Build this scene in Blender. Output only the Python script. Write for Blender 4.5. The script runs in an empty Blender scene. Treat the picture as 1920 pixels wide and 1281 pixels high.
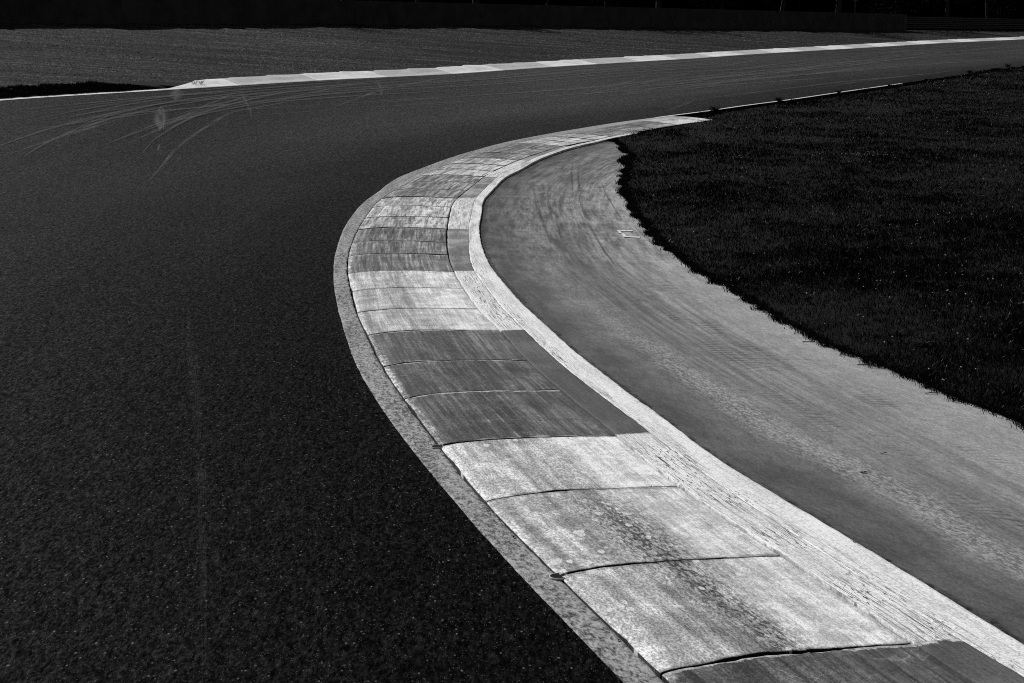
import bpy, math, random
import numpy as np
rnd = random.Random(7); rng = np.random.default_rng(11)
scene = bpy.context.scene
col = scene.collection
# ------------------------------------------------------------------ camera
F, YH, H = 3350.0, 37.0, 4.0            # focal length in photo pixels, row of the kerb plane's horizon, eye height
PIT = math.atan2(640.5 - YH, F)
cam = bpy.data.cameras.new('camera'); cam.sensor_width = 36; cam.lens = F / 1920 * 36
cam.clip_start = 0.1; cam.clip_end = 3000
co = bpy.data.objects.new('camera', cam); col.objects.link(co)
co.location = (0, 0, H); co.rotation_euler = (math.pi / 2 - PIT, 0, 0)
scene.camera = co
# ------------------------------------------------------------------ light
EL, AZ = math.radians(36), math.radians(-38)     # sun height; bearing from +Y, negative = left of the view
wd = bpy.data.worlds.new('World'); scene.world = wd; wd.use_nodes = True
nt = wd.node_tree; bg = nt.nodes['Background']
sk = nt.nodes.new('ShaderNodeTexSky'); sk.sky_type = 'NISHITA'; sk.sun_disc = False
sk.sun_elevation = EL; sk.sun_rotation = AZ
bw = nt.nodes.new('ShaderNodeRGBToBW'); nt.links.new(sk.outputs[0], bw.inputs[0])
nt.links.new(bw.outputs[0], bg.inputs[0]); bg.inputs[1].default_value = 0.05
sl = bpy.data.lights.new('sun', 'SUN'); sl.energy = 4.6; sl.angle = math.radians(0.5); sl.color = (1, 1, 1)
so = bpy.data.objects.new('sun', sl); col.objects.link(so)
so.rotation_euler = (math.pi / 2 - EL, 0, math.pi - AZ)
scene.view_settings.view_transform = 'Standard'; scene.view_settings.look = 'None'
scene.view_settings.exposure = 0.0; scene.view_settings.gamma = 1
scene.cycles.use_denoising = False; scene.cycles.filter_width = 1.05; scene.cycles.max_bounces = 4; scene.cycles.transparent_max_bounces = 16

# ------------------------------------------------------------------ terrain
Y0, P = 45.0, 1.3
def smooth(x, a, b):
    t = np.clip((x - a) / (b - a), 0, 1); return t * t * (3 - 2 * t)
def Yb(a):
    return np.maximum(1.3 * 3350 / np.maximum(50 - .0118 * (960 + a * 3350), 18), Y0 + 10)
def zb(a):
    foot = np.interp(960 + a * 3350, [-600, 0, 600, 1000, 1300, 1680, 1920, 2600], [42, 43, 43.6, 48, 52, 57, 59.5, 66])
    return 4 - (foot - 37) * Yb(a) / 3350
def T(X, Y):
    X = np.asarray(X, float); Y = np.asarray(Y, float)
    a = np.clip(X / np.maximum(Y, 1), -1.2, .7)
    t = np.clip((Y - Y0) / (Yb(a) - Y0), 0, 1)
    return zb(a) * t ** P
def hit(u, v):
    """world XY of a photo point on the terrain"""
    x = (u - 960) / F; y = -(v - 640.5) / F
    c, s = math.cos(PIT), math.sin(PIT)
    dx, dy, dz = x, c + y * s, -s + y * c
    Ys = np.linspace(3, 300, 12000)
    g = H + dz / dy * Ys - T(dx / dy * Ys, Ys)
    i = int(np.argmax(g <= 0)); 
    if not (g <= 0).any(): raise ValueError((u, v))
    f = g[i - 1] / (g[i - 1] - g[i]); Yh = Ys[i - 1] + f * (Ys[i] - Ys[i - 1])
    return (dx / dy * Yh, Yh)
def hits(pts): return np.array([hit(*p) for p in pts])

# ------------------------------------------------------------------ curve helpers
def arclen(P_): return np.concatenate([[0], np.cumsum(np.linalg.norm(np.diff(P_, axis=0), axis=1))])
def resample(P_, step=None, n=None, sig=0.0):
    P_ = np.asarray(P_, float); s = arclen(P_)
    n0 = max(int(s[-1] / .1), 60); t = np.linspace(0, s[-1], n0)
    Q = np.stack([np.interp(t, s, P_[:, k]) for k in range(P_.shape[1])], 1)
    if sig > 0:
        w = int(3 * sig / (s[-1] / n0)) + 1
        k = np.exp(-.5 * (np.arange(-w, w + 1) / (w / 3)) ** 2); k /= k.sum()
        pad0 = 2 * Q[0] - Q[w:0:-1] if len(Q) > w else np.repeat(Q[:1], w, 0)
        pad1 = 2 * Q[-1] - Q[-2:-w - 2:-1] if len(Q) > w + 1 else np.repeat(Q[-1:], w, 0)
        R = np.concatenate([pad0, Q, pad1])
        Q = np.stack([np.convolve(R[:, j], k, 'valid') for j in range(Q.shape[1])], 1)
    s = arclen(Q)
    if n is None: n = max(int(s[-1] / step), 2) + 1
    t = np.linspace(0, s[-1], n)
    return np.stack([np.interp(t, s, Q[:, k]) for k in range(Q.shape[1])], 1)
def polydist(X, Y, poly):
    d = np.full(X.shape, 1e9)
    for (ax, ay), (bx, by) in zip(poly[:-1], poly[1:]):
        vx, vy = bx - ax, by - ay; L = vx * vx + vy * vy + 1e-12
        t = np.clip(((X - ax) * vx + (Y - ay) * vy) / L, 0, 1)
        d = np.minimum(d, np.hypot(X - ax - t * vx, Y - ay - t * vy))
    return d
def inside(X, Y, poly):
    r = np.zeros(X.shape, bool)
    for i in range(len(poly)):
        (x1, y1), (x2, y2) = poly[i - 1], poly[i]
        if y1 == y2: continue
        r ^= ((y1 > Y) != (y2 > Y)) & (X < (x2 - x1) * (Y - y1) / (y2 - y1) + x1)
    return r
def vnoise(x, seed=0, per=1.0):
    """smooth 1-D value noise in -1..1"""
    g = np.random.default_rng(seed).uniform(-1, 1, 4096); x = np.asarray(x, float) / per + 1000
    i = np.floor(x).astype(int); f = x - i; f = f * f * (3 - 2 * f)
    return g[i % 4096] * (1 - f) + g[(i + 1) % 4096] * f

def vn2(x, y, per=1.0, seed=0):
    g = np.random.default_rng(seed).uniform(-1, 1, (256, 256)); x = np.asarray(x, float) / per + 1000.3; y = np.asarray(y, float) / per + 1000.7
    i = np.floor(x).astype(int); j = np.floor(y).astype(int); f = x - i; h = y - j; f = f * f * (3 - 2 * f); h = h * h * (3 - 2 * h)
    i0, i1, j0, j1 = i % 256, (i + 1) % 256, j % 256, (j + 1) % 256
    return (g[i0, j0] * (1 - f) + g[i1, j0] * f) * (1 - h) + (g[i0, j1] * (1 - f) + g[i1, j1] * f) * h
# ------------------------------------------------------------------ mesh helpers
def mesh(name, V, Fq, mat, parent=None, uv=None, smooth_=True, uv2=None):
    V = np.asarray(V, np.float32).reshape(-1, 3); Fq = np.asarray(Fq, np.int32)
    m = bpy.data.meshes.new(name); k = Fq.shape[1]; n = len(Fq)
    m.vertices.add(len(V)); m.vertices.foreach_set('co', V.ravel())
    m.loops.add(n * k); m.loops.foreach_set('vertex_index', Fq.ravel())
    m.polygons.add(n); m.polygons.foreach_set('loop_start', np.arange(0, n * k, k, dtype=np.int32))
    m.polygons.foreach_set('loop_total', np.full(n, k, np.int32))
    m.polygons.foreach_set('use_smooth', np.full(n, smooth_, bool))
    m.update(calc_edges=True)
    if uv is not None:
        l = m.uv_layers.new(name='UVMap'); l.data.foreach_set('uv', np.asarray(uv, np.float32)[Fq.ravel()].ravel())
    if uv2 is not None:
        l = m.uv_layers.new(name='ends'); l.data.foreach_set('uv', np.asarray(uv2, np.float32)[Fq.ravel()].ravel())
    m.validate(); m.materials.append(mat)
    o = bpy.data.objects.new(name, m); col.objects.link(o)
    if parent is not None: o.parent = parent
    return o
def grid_faces(nu, nv, flip=False):
    i = np.arange(nu - 1)[:, None] * nv + np.arange(nv - 1)[None]; i = i.ravel()
    q = np.stack([i, i + nv, i + nv + 1, i + 1], 1)
    return q[:, ::-1] if flip else q
def loft(name, A_, B_, na, mat, zoff=0.0, parent=None, n=None, step=.5, zf=None):
    n = n or max(int(max(arclen(A_)[-1], arclen(B_)[-1]) / step), 2)
    A_ = resample(A_, n=n); B_ = resample(B_, n=n)
    f = np.linspace(0, 1, na)[None, :, None]
    Q = A_[:, None] * (1 - f) + B_[:, None] * f
    X, Y = Q[..., 0].ravel(), Q[..., 1].ravel()
    Z = T(X, Y) + zoff
    if zf is not None: Z = Z + zf(X, Y)
    s = np.repeat(arclen(A_)[:, None], na, 1).ravel()
    l = (np.linalg.norm(B_ - A_, axis=1)[:, None] * f[..., 0]).ravel()
    fc = grid_faces(n, na)
    # make faces point up
    a, b, c = [np.array([X[k], Y[k]]) for k in fc[len(fc) // 2][:3]]
    if (b - a)[0] * (c - b)[1] - (b - a)[1] * (c - b)[0] < 0: fc = fc[:, ::-1]
    return mesh(name, np.stack([X, Y, Z], 1), fc, mat, parent, np.stack([s, l], 1))
def tag(o, label=None, cat=None, group=None, kind=None):
    if label: o['label'] = label
    if cat: o['category'] = cat
    if group: o['group'] = group
    if kind: o['kind'] = kind
    return o
def empty(name, loc, label, cat, group=None):
    o = bpy.data.objects.new(name, None); o.location = loc; col.objects.link(o)
    return tag(o, label, cat, group)
def inv(o, V):    # world vertices into a parent's space (parents carry only a location)
    return np.asarray(V) - np.array(o.location)[None]

# ------------------------------------------------------------------ materials
class N:
    def __init__(s, name):
        s.m = bpy.data.materials.new(name); s.m.use_nodes = True; s.t = s.m.node_tree
        s.b = s.t.nodes['Principled BSDF']; s.out = s.t.nodes['Material Output']
        s.b.inputs['Roughness'].default_value = .8
    def new(s, k, **kw):
        n = s.t.nodes.new(k)
        for a, v in kw.items(): setattr(n, a, v)
        return n
    def put(s, sock, v):
        if isinstance(v, bpy.types.NodeSocket): s.t.links.new(v, sock)
        else: sock.default_value = v
    def math(s, op, a, b=0.0, c=None, clamp=False):
        n = s.new('ShaderNodeMath', operation=op, use_clamp=clamp); s.put(n.inputs[0], a); s.put(n.inputs[1], b)
        if c is not None: s.put(n.inputs[2], c)
        return n.outputs[0]
    def mul(s, *a):
        r = a[0]
        for b in a[1:]: r = s.math('MULTIPLY', r, b)
        return r
    def add(s, *a):
        r = a[0]
        for b in a[1:]: r = s.math('ADD', r, b)
        return r
    def map(s, v, a, b, c=0.0, d=1.0, smooth=True):
        n = s.new('ShaderNodeMapRange', interpolation_type='SMOOTHSTEP' if smooth else 'LINEAR')
        for i, x in enumerate((v, a, b, c, d)): s.put(n.inputs[i], x)
        return n.outputs[0]
    def uv(s, name='UVMap'):
        n = s.new('ShaderNodeUVMap'); n.uv_map = name
        x = s.new('ShaderNodeSeparateXYZ'); s.t.links.new(n.outputs[0], x.inputs[0])
        return n.outputs[0], x.outputs[0], x.outputs[1]
    def obj(s): return s.new('ShaderNodeTexCoord').outputs['Object']
    def pos(s): return s.new('ShaderNodeNewGeometry').outputs['Position']
    def rand(s): return s.new('ShaderNodeObjectInfo').outputs['Random']
    def scl(s, v, sc, rot=0.0, off=(0, 0, 0)):
        n = s.new('ShaderNodeMapping'); s.t.links.new(v, n.inputs[0])
        n.inputs['Scale'].default_value = sc; n.inputs['Rotation'].default_value = (0, 0, rot); n.inputs['Location'].default_value = off
        return n.outputs[0]
    def noise(s, v, scale=1.0, detail=3.0, rough=.55, dist=0.0):
        n = s.new('ShaderNodeTexNoise'); s.t.links.new(v, n.inputs['Vector'])
        n.inputs['Scale'].default_value = scale; n.inputs['Detail'].default_value = detail
        n.inputs['Roughness'].default_value = rough; n.inputs['Distortion'].default_value = dist
        return n.outputs[0]
    def voro(s, v, scale, feature='F1', out='Distance', rand=1.0):
        n = s.new('ShaderNodeTexVoronoi', feature=feature); s.t.links.new(v, n.inputs['Vector'])
        n.inputs['Scale'].default_value = scale; n.inputs['Randomness'].default_value = rand
        return n.outputs[out]
    def grey(s, v):
        n = s.new('ShaderNodeCombineColor'); [s.put(n.inputs[k], v) for k in range(3)]
        return n.outputs[0]
    def color(s, v): s.put(s.b.inputs['Base Color'], s.grey(v))
    def bump(s, h, strength=.5, dist=.01):
        n = s.new('ShaderNodeBump'); n.inputs['Strength'].default_value = strength; n.inputs['Distance'].default_value = dist
        s.t.links.new(h, n.inputs['Height']); s.t.links.new(n.outputs[0], s.b.inputs['Normal'])
    def rough(s, v): s.put(s.b.inputs['Roughness'], v)
    def spec(s, v): s.put(s.b.inputs['Specular IOR Level'], v)
    def mix(s, a, b, f): # a*(1-f)+b*f
        return s.add(a, s.mul(f, s.math('SUBTRACT', b, a)))

def m_asphalt():
    n = N('asphalt'); p = n.pos(); uv, u, v = n.uv()
    big = n.noise(p, .12, 3); mid = n.noise(p, .9, 3)
    st = n.noise(n.scl(uv, (.05, 1.3, 1)), 1, 4, .6)
    wide = n.noise(n.scl(uv, (.03, .35, 1)), 1, 3, .6)
    pe = n.scl(p, (1, .34, 1)); pf = n.scl(p, (1, .2, 1)); g1 = n.noise(pe, 60, 2, .7); g2 = n.noise(pe, 26, 2, .7); g3 = n.noise(pf, 11, 2, .7)
    c = n.new('ShaderNodeTexVoronoi'); n.t.links.new(n.scl(p, (1, .5, 1)), c.inputs['Vector']); c.inputs['Scale'].default_value = 82
    sc = n.new('ShaderNodeSeparateColor'); n.t.links.new(c.outputs['Color'], sc.inputs[0])
    stone = n.mul(n.map(sc.outputs[0], .82, 1), n.map(c.outputs['Distance'], .55, .15))
    c2 = n.new('ShaderNodeTexVoronoi'); n.t.links.new(n.scl(p, (1, .5, 1)), c2.inputs['Vector']); c2.inputs['Scale'].default_value = 44
    sc2 = n.new('ShaderNodeSeparateColor'); n.t.links.new(c2.outputs['Color'], sc2.inputs[0])
    big_stone = n.mul(n.map(sc2.outputs[1], .94, 1), n.map(c2.outputs['Distance'], .45, .2))
    patch = n.map(n.add(n.mul(big, .45), n.mul(mid, .2), n.mul(st, .4), n.mul(wide, .35)), .55, .85, .72, 1.35)
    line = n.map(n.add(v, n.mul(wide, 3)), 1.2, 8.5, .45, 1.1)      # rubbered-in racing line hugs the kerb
    ln = n.map(u, 8, 58, .7, 2.6)                                   # paler further round: the far sheen painted into the colour
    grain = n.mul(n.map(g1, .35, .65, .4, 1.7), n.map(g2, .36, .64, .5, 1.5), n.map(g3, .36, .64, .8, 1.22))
    sx = n.new('ShaderNodeSeparateXYZ'); n.t.links.new(p, sx.inputs[0]); west = n.map(sx.outputs[0], -12, 5, .25, 1)  # darker to the left, so the painted sheen stays mid-bend
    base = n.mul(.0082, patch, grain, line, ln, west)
    c3 = n.new('ShaderNodeTexVoronoi'); n.t.links.new(n.scl(p, (1, .33, 1)), c3.inputs['Vector']); c3.inputs['Scale'].default_value = 21
    sc3 = n.new('ShaderNodeSeparateColor'); n.t.links.new(c3.outputs['Color'], sc3.inputs[0])
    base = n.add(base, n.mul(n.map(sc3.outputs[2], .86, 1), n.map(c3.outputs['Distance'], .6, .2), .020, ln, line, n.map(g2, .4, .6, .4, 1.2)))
    base = n.add(base, n.mul(stone, .07), n.mul(big_stone, .11))
    n.color(base)
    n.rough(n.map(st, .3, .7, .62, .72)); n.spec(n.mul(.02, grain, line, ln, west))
    n.bump(n.add(n.mul(stone, .5), n.mul(g1, .5), n.mul(g2, .8), n.mul(g3, 1.2)), .7, .014)
    return n.m
def m_gravel():
    n = N('gravel'); p = n.pos()
    pe = n.scl(p, (1, .3, 1)); f = n.noise(pe, 8, 4, .85); g = n.voro(pe, 14)
    big = n.noise(p, .15, 3)
    wob = n.noise(n.scl(p, (.12, .5, 1)), 1, 2)
    sx = n.new('ShaderNodeSeparateXYZ'); n.t.links.new(p, sx.inputs[0])
    row = n.math('SINE', n.add(n.mul(sx.outputs[1], 5.2), n.mul(wob, 9), n.mul(sx.outputs[0], .5)))
    fur = n.noise(n.scl(p, (.07, 2.4, 1), .1), 1, 3, .7)
    h = n.add(n.mul(row, .12), n.mul(fur, .9))
    tone = n.map(n.add(n.mul(f, 1.0), n.mul(g, .35), n.mul(fur, .8), n.mul(big, .2)), 1.12, 1.42, .008, .095)
    n.color(n.mul(n.map(n.noise(n.scl(p, (1, .3, 1)), 14, 2), .36, .64, .35, 1.1), tone)); n.rough(.95); n.spec(.05)
    n.bump(n.add(n.mul(f, .6), n.mul(h, .5)), .9, .09)
    return n.m
def m_dirt(name='dark_soil', a=.003, b=.009):
    n = N(name); p = n.pos(); n.color(n.map(n.noise(p, 5, 4, .7), .3, .7, a, b)); n.rough(1.0); n.spec(.05)
    n.bump(n.noise(p, 12, 3), .6, .03); return n.m
def m_gutter():
    n = N('gutter_concrete'); p = n.pos(); uv, u, v = n.uv()
    f = n.noise(p, 55, 3, .75); g = n.noise(n.scl(uv, (.6, 5, 1)), 1, 3); c = n.noise(p, 9, 4, .7)
    t = n.map(n.add(n.mul(n.noise(n.scl(uv, (.45, 1, 1)), 50, 2, .7), .6), n.mul(n.noise(n.scl(uv, (.45, 1, 1)), 19, 3, .7), .7), n.mul(g, .3), n.mul(c, .3)), .78, 1.12, .04, .62)
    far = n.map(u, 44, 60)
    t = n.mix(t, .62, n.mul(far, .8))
    edge = n.map(n.add(v, n.mul(f, .03)), .0, .07, .6, 1)
    n.color(n.mul(t, edge)); n.rough(.85); n.spec(.2); n.bump(f, .6, .006); return n.m
def m_paint(name, white):
    """painted concrete; UV = metres along and across the kerb (u=0 at the frame's bottom joint)"""
    n = N(name); uv, u, v = n.uv(); r = n.rand()
    off = n.new('ShaderNodeVectorMath', operation='ADD'); n.t.links.new(uv, off.inputs[0])
    cmb = n.new('ShaderNodeCombineXYZ'); n.put(cmb.inputs[2], n.mul(r, 17.0)); n.t.links.new(cmb.outputs[0], off.inputs[1])
    q = off.outputs[0]
    def field(sx, sy, rot=0.0, det=2, ro=.6): return n.noise(n.scl(q, (sx, sy, 1), rot), 1, det, ro)
    fine = n.noise(n.scl(q, (.5, 1, 1)), 62, 2, .7); grit = n.noise(n.scl(q, (.55, 1, 1)), 24, 3, .75)
    brush = field(1.1, 42); wide = field(.35, 5, det=3); str2 = field(.5, 15); cloud = n.noise(q, 1.4, 4, .6)
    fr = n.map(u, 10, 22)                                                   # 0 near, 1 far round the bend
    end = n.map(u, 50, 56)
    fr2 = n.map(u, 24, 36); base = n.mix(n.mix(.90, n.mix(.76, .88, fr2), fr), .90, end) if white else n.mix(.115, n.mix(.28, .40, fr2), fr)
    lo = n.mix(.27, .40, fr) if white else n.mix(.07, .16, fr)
    edge = n.map(n.add(v, n.mul(n.noise(q, 7, 3), .10), n.mul(n.noise(q, 1.1, 2), .08)), .10, .19)
    worn = n.mul(edge, n.map(v, .7, 1.15, .92, .12))
    w = n.mul(worn, n.map(n.add(n.mul(cloud, .5), n.mul(wide, .5), n.mul(str2, .3), n.mul(brush, .25), n.mul(grit, .5)), .80, 1.22))
    t = n.mix(base, lo, w)
    if not white: t = n.mix(n.map(grit, .4, .6, .30, .58), t, edge)
    # pale smears, lumps and their outlines
    sp = n.voro(n.scl(q, (3.2, 5.5, 1), .3), 1); msk = n.map(n.noise(q, 1.9, 1), .52, .62)
    spot = n.mul(n.map(n.add(sp, n.mul(grit, .2)), .30, .25), msk)
    t = n.mix(t, .66 if white else .17, n.mul(spot, .8))
    iso = n.math('ABSOLUTE', n.math('SUBTRACT', n.noise(q, 2.1, 2, .5, 1.2), .5))
    t = n.mix(t, .66 if white else .22, n.mul(n.map(iso, .010, .0), n.map(v, .2, .5), n.map(cloud, .42, .55), .8))
    scr = field(.22, 13, 0, 1)
    sl = n.map(n.math('ABSOLUTE', n.math('SUBTRACT', scr, .5)), .012, 0)
    t = n.mix(t, .66 if white else .19, n.mul(sl, n.map(cloud, .4, .55), .75))
    scd = field(.3, 19, .03, 1)
    t = n.mul(t, n.map(n.mul(n.map(n.math('ABSOLUTE', n.math('SUBTRACT', scd, .48)), .012, 0), n.map(wide, .45, .55)), 0, 1, 1, .55))
    # rubbered band, broken into fine dark speckle
    if white:
        band = n.math('EXPONENT', n.mul(-1.0, n.math('POWER', n.math('DIVIDE', n.math('SUBTRACT', v, n.add(.88, n.mul(n.math('SUBTRACT', wide, .5), .5))), .28), 2.0)))
        near = n.map(u, 5.8, 2.6, .15, 1)
        spk = n.map(n.add(n.mul(grit, .6), n.mul(brush, .3), n.mul(field(13, 38), .6)), .66, .86)
        t = n.mix(t, .05, n.mul(band, near, n.map(spk, 0, 1, .22, 1)))
    # broad rubber lanes along the kerb
    t = n.mul(t, n.map(wide, .35, .65, 1.08, .88), n.map(str2, .35, .65, 1.06, .88), n.map(brush, .3, .7, .84, 1.12))
    if not white: t = n.mul(t, n.map(str2, .36, .64, 1.28, .78), n.map(field(.7, 26, 0, 3), .38, .62, .76, 1.26), n.map(cloud, .35, .65, .86, 1.14))
    # rubber strokes where the cars come over the kerb, further round
    s1 = field(.7, 9, -.5, 3); s2 = field(1.2, 22, -.36, 2); s3 = field(6, .9, 0, 3)
    far = n.mul(n.map(u, 13, 24, .12, 1), n.map(u, 50, 56, 1, .1))
    t = n.mul(t, n.mix(1.0, n.mul(n.map(s1, .46, .64, 1.08, .5), n.map(s2, .52, .62, 1.0, .45), n.map(s3, .42, .62, 1.05, .88)), far))
    pat = n.map(n.add(n.mul(n.noise(q, 3.2, 3, .65), 1.0), n.mul(cloud, .4)), .60, .82, .78, 1.1)
    t = n.mul(t, pat, n.mix(1.0, n.map(fine, .36, .64, .55, 1.25), n.map(v, .8, 1.3, 1, .5)), n.mix(1.0, n.map(grit, .38, .62, .68, 1.16), n.map(v, .8, 1.3, 1, .45)), n.map(r, 0, 1, .93, 1.05))
    pits = n.map(n.voro(n.scl(q, (9, 12, 1)), 1), .10, .05)
    t = n.mul(t, n.map(n.mul(pits, n.map(grit, .5, .6)), 0, 1, 1, .3))
    _, e0, e1 = n.uv('ends')
    jit = n.mul(n.math('SUBTRACT', n.noise(q, 8, 4, .7), .5), .16)
    if not white:
        spill = n.math('MAXIMUM', n.map(n.add(e1, jit), .060, .045), n.mul(n.map(n.add(e0, n.mul(jit, 1.2)), .03, .015), n.map(cloud, .45, .55)))
        t = n.mix(t, n.mul(n.map(grit, .35, .65, .30, .62)), spill)
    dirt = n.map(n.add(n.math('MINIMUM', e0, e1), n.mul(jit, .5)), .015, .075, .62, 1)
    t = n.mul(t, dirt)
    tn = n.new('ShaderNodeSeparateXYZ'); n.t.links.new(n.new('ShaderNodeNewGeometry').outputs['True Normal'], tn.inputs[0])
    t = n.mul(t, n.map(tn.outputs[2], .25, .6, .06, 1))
    flk = n.voro(n.scl(q, (5.5, 9, 1), .2), 1); fmask = n.mul(n.map(n.noise(n.scl(q, (1, 1.6, 1)), 1.6, 2), .50, .60), n.map(u, 9, 6))
    fl = n.mul(n.map(n.add(flk, n.mul(n.math('SUBTRACT', grit, .5), .35)), .27, .22), fmask); big = n.mul(n.map(n.add(sp, n.mul(n.math('SUBTRACT', grit, .5), .3)), .27, .23), msk, n.map(u, 9, 6))
    rim = n.mul(n.math('MAXIMUM', fl, big), n.math('SUBTRACT', 1.0, n.math('MAXIMUM', n.map(flk, .20, .14), n.map(sp, .22, .16))))
    if white: t = n.mix(t, n.mul(n.map(fine, .35, .65, .52, .74)), n.mul(n.math('MAXIMUM', fl, big), .8)); t = n.mul(t, n.map(rim, 0, 1, 1, 1.12))
    n.color(n.math('MINIMUM', t, .88)); n.rough(.75); n.spec(.12)
    n.bump(n.add(n.mul(brush, .5), n.mul(grit, .8), n.mul(fine, .4), n.mul(spot, .4)), .8, .012)
    return n.m
def m_strip(name, base, lo, dash=1.0):
    n = N(name); uv, u, v = n.uv()
    fine = n.noise(uv, 50, 2, .7); grit = n.noise(uv, 17, 3, .7)
    d1 = n.noise(n.scl(uv, (1.3, 66, 1)), 1, 3, .65); d2 = n.noise(n.scl(uv, (8, 40, 1)), 1, 3, .7); d3 = n.noise(n.scl(uv, (.35, 40, 1)), 1, 1, .5)
    cl = n.noise(uv, 1.3, 3); md = n.noise(n.scl(uv, (.6, 6, 1)), 1, 3, .6)
    dens = n.mul(n.map(v, 1.62, 1.85, .25, 1), n.map(v, 2.10, 2.28, 1, .35), n.map(cl, .35, .6, .5, 1))
    m1 = n.map(d1, .55, .60); m2 = n.mul(n.map(d2, .55, .62), n.map(cl, .38, .55)); m3 = n.map(n.math('ABSOLUTE', n.math('SUBTRACT', d3, .5)), .012, .002)
    t = n.mix(base, lo, n.mul(n.math('MAXIMUM', n.math('MAXIMUM', m1, m2), n.mul(m3, .8)), dens, dash))
    t = n.mul(t, n.map(md, .35, .65, 1.08, .84), n.map(fine, .35, .65, .72, 1.14), n.map(grit, .35, .65, .82, 1.08), n.map(cl, .35, .65, .88, 1.06))
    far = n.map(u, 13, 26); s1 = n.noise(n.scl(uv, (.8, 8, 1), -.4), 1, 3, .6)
    t = n.mul(t, n.mix(1.0, n.map(s1, .45, .62, 1.0, .6), n.mul(far, dash)))
    _, e0, e1 = n.uv('ends'); jit = n.mul(n.math('SUBTRACT', n.noise(uv, 8, 4, .7), .5), .3)
    if base < .3:
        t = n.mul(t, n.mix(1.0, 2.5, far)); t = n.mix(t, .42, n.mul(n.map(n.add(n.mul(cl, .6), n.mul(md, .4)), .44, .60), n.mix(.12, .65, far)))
        t = n.mix(t, n.map(grit, .35, .65, .25, .6), n.math('MAXIMUM', n.map(n.add(e1, jit), .05, .03), n.map(n.add(e0, jit), .04, .02)))
        t = n.mix(t, .5, n.mul(n.map(n.add(v, n.mul(jit, 1.2)), 2.08, 2.16), n.map(grit, .42, .56), n.map(u, 8, 14)))
    n.color(n.math('MINIMUM', t, .88)); n.rough(.75); n.spec(.12); n.bump(n.add(n.mul(d1, .8), n.mul(grit, .5), n.mul(fine, .3)), .7, .010); return n.m
def m_path():
    n = N('path_concrete'); uv, u, v = n.uv(); p = n.pos()
    pe = n.scl(uv, (.4, 1, 1)); fine = n.noise(pe, 58, 2, .7); grit = n.noise(pe, 22, 2, .7); g3 = n.noise(pe, 8, 2, .7)
    wob = n.mul(n.math('SUBTRACT', n.noise(p, .5, 2), .5), .7)
    vv = n.add(v, wob)
    long_ = n.noise(n.scl(uv, (.10, 2.0, 1)), 1, 4, .6); cloud = n.noise(p, .7, 4, .6)
    lst = n.noise(n.scl(uv, (.3, 11, 1)), 1, 4, .65)
    t = n.map(vv, .4, 3.4, .135, .30)
    t = n.mul(t, n.map(n.add(n.mul(long_, .5), n.mul(cloud, .5)), .42, .62, .92, 1.10))
    t = n.mul(t, n.mix(1.0, .62, n.map(vv, 1.0, .2)))
    lip = n.map(n.add(v, n.mul(n.math('SUBTRACT', n.noise(uv, 3, 4, .7), .5), .22)), .17, .09); t = n.mul(t, n.mix(1.0, n.map(n.noise(n.scl(uv, (.7, 2.6, 1)), 1, 4, .65), .38, .62, .82, 1.2), n.map(vv, 1.8, 1.0))); t = n.mul(t, n.mix(1.0, n.map(grit, .4, .6, .12, .7), lip))
    rub = n.mul(n.map(vv, 1.1, 1.6), n.map(vv, 3.2, 2.3))
    t = n.mul(t, n.mix(1.0, n.map(lst, .38, .62, .68, 1.06), n.mul(rub, n.map(u, 6, 18, .25, 1))))
    t = n.mul(t, n.mix(1.0, n.map(long_, .42, .58, .78, 1.04), n.mul(rub, .8)))
    pale = n.mul(n.map(vv, .75, 1.05), n.map(vv, 1.5, 1.15), n.map(n.add(n.mul(grit, .6), n.mul(fine, .4)), .40, .60))
    t = n.mix(t, .36, n.mul(pale, n.map(u, 22, 14, .15, .6)))
    # strokes of rubber near the far end
    s1 = n.noise(n.scl(uv, (.5, 5, 1), -.25), 1, 4, .6); s2 = n.noise(n.scl(uv, (1.4, 16, 1), -.2), 1, 2, .6); s3 = n.noise(n.scl(uv, (2.2, .8, 1)), 1, 3, .6)
    t = n.mul(t, n.mix(1.0, n.mul(n.map(s1, .45, .62, 1.12, .62), n.map(s2, .5, .64, 1.02, .7), n.map(s3, .4, .6, 1.05, .88)), n.map(u, 18, 30, 0, 1)))
    # ripples left by the screed
    wv = n.new('ShaderNodeTexWave', wave_type='BANDS', bands_direction='X')
    n.t.links.new(n.scl(uv, (1, .9, 1)), wv.inputs['Vector']); wv.inputs['Scale'].default_value = 2.4
    wv.inputs['Distortion'].default_value = 9; wv.inputs['Detail'].default_value = 1.5; wv.inputs['Detail Scale'].default_value = .8
    rm = n.mul(n.map(n.noise(n.scl(uv, (.5, 1.6, 1)), 1, 2), .48, .62), n.map(vv, 1.2, 1.8), n.map(vv, 3.6, 2.6))
    rip = n.mul(wv.outputs['Fac'], rm)
    t = n.mul(t, n.map(rip, .3, 1, 1.0, .62))
    t = n.mul(t, n.map(fine, .35, .65, .78, 1.2), n.map(grit, .35, .65, .88, 1.12), n.map(g3, .35, .65, .90, 1.09))
    pits = n.mul(n.map(n.voro(p, 4.5), .07, .05), n.map(cloud, .45, .55))
    t = n.mul(t, n.map(pits, 0, 1, 1, .35))
    n.color(t); n.rough(.8); n.spec(.08)
    n.bump(n.add(n.mul(rip, -.6), n.mul(grit, .4), n.mul(fine, .4)), .6, .010); return n.m
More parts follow.
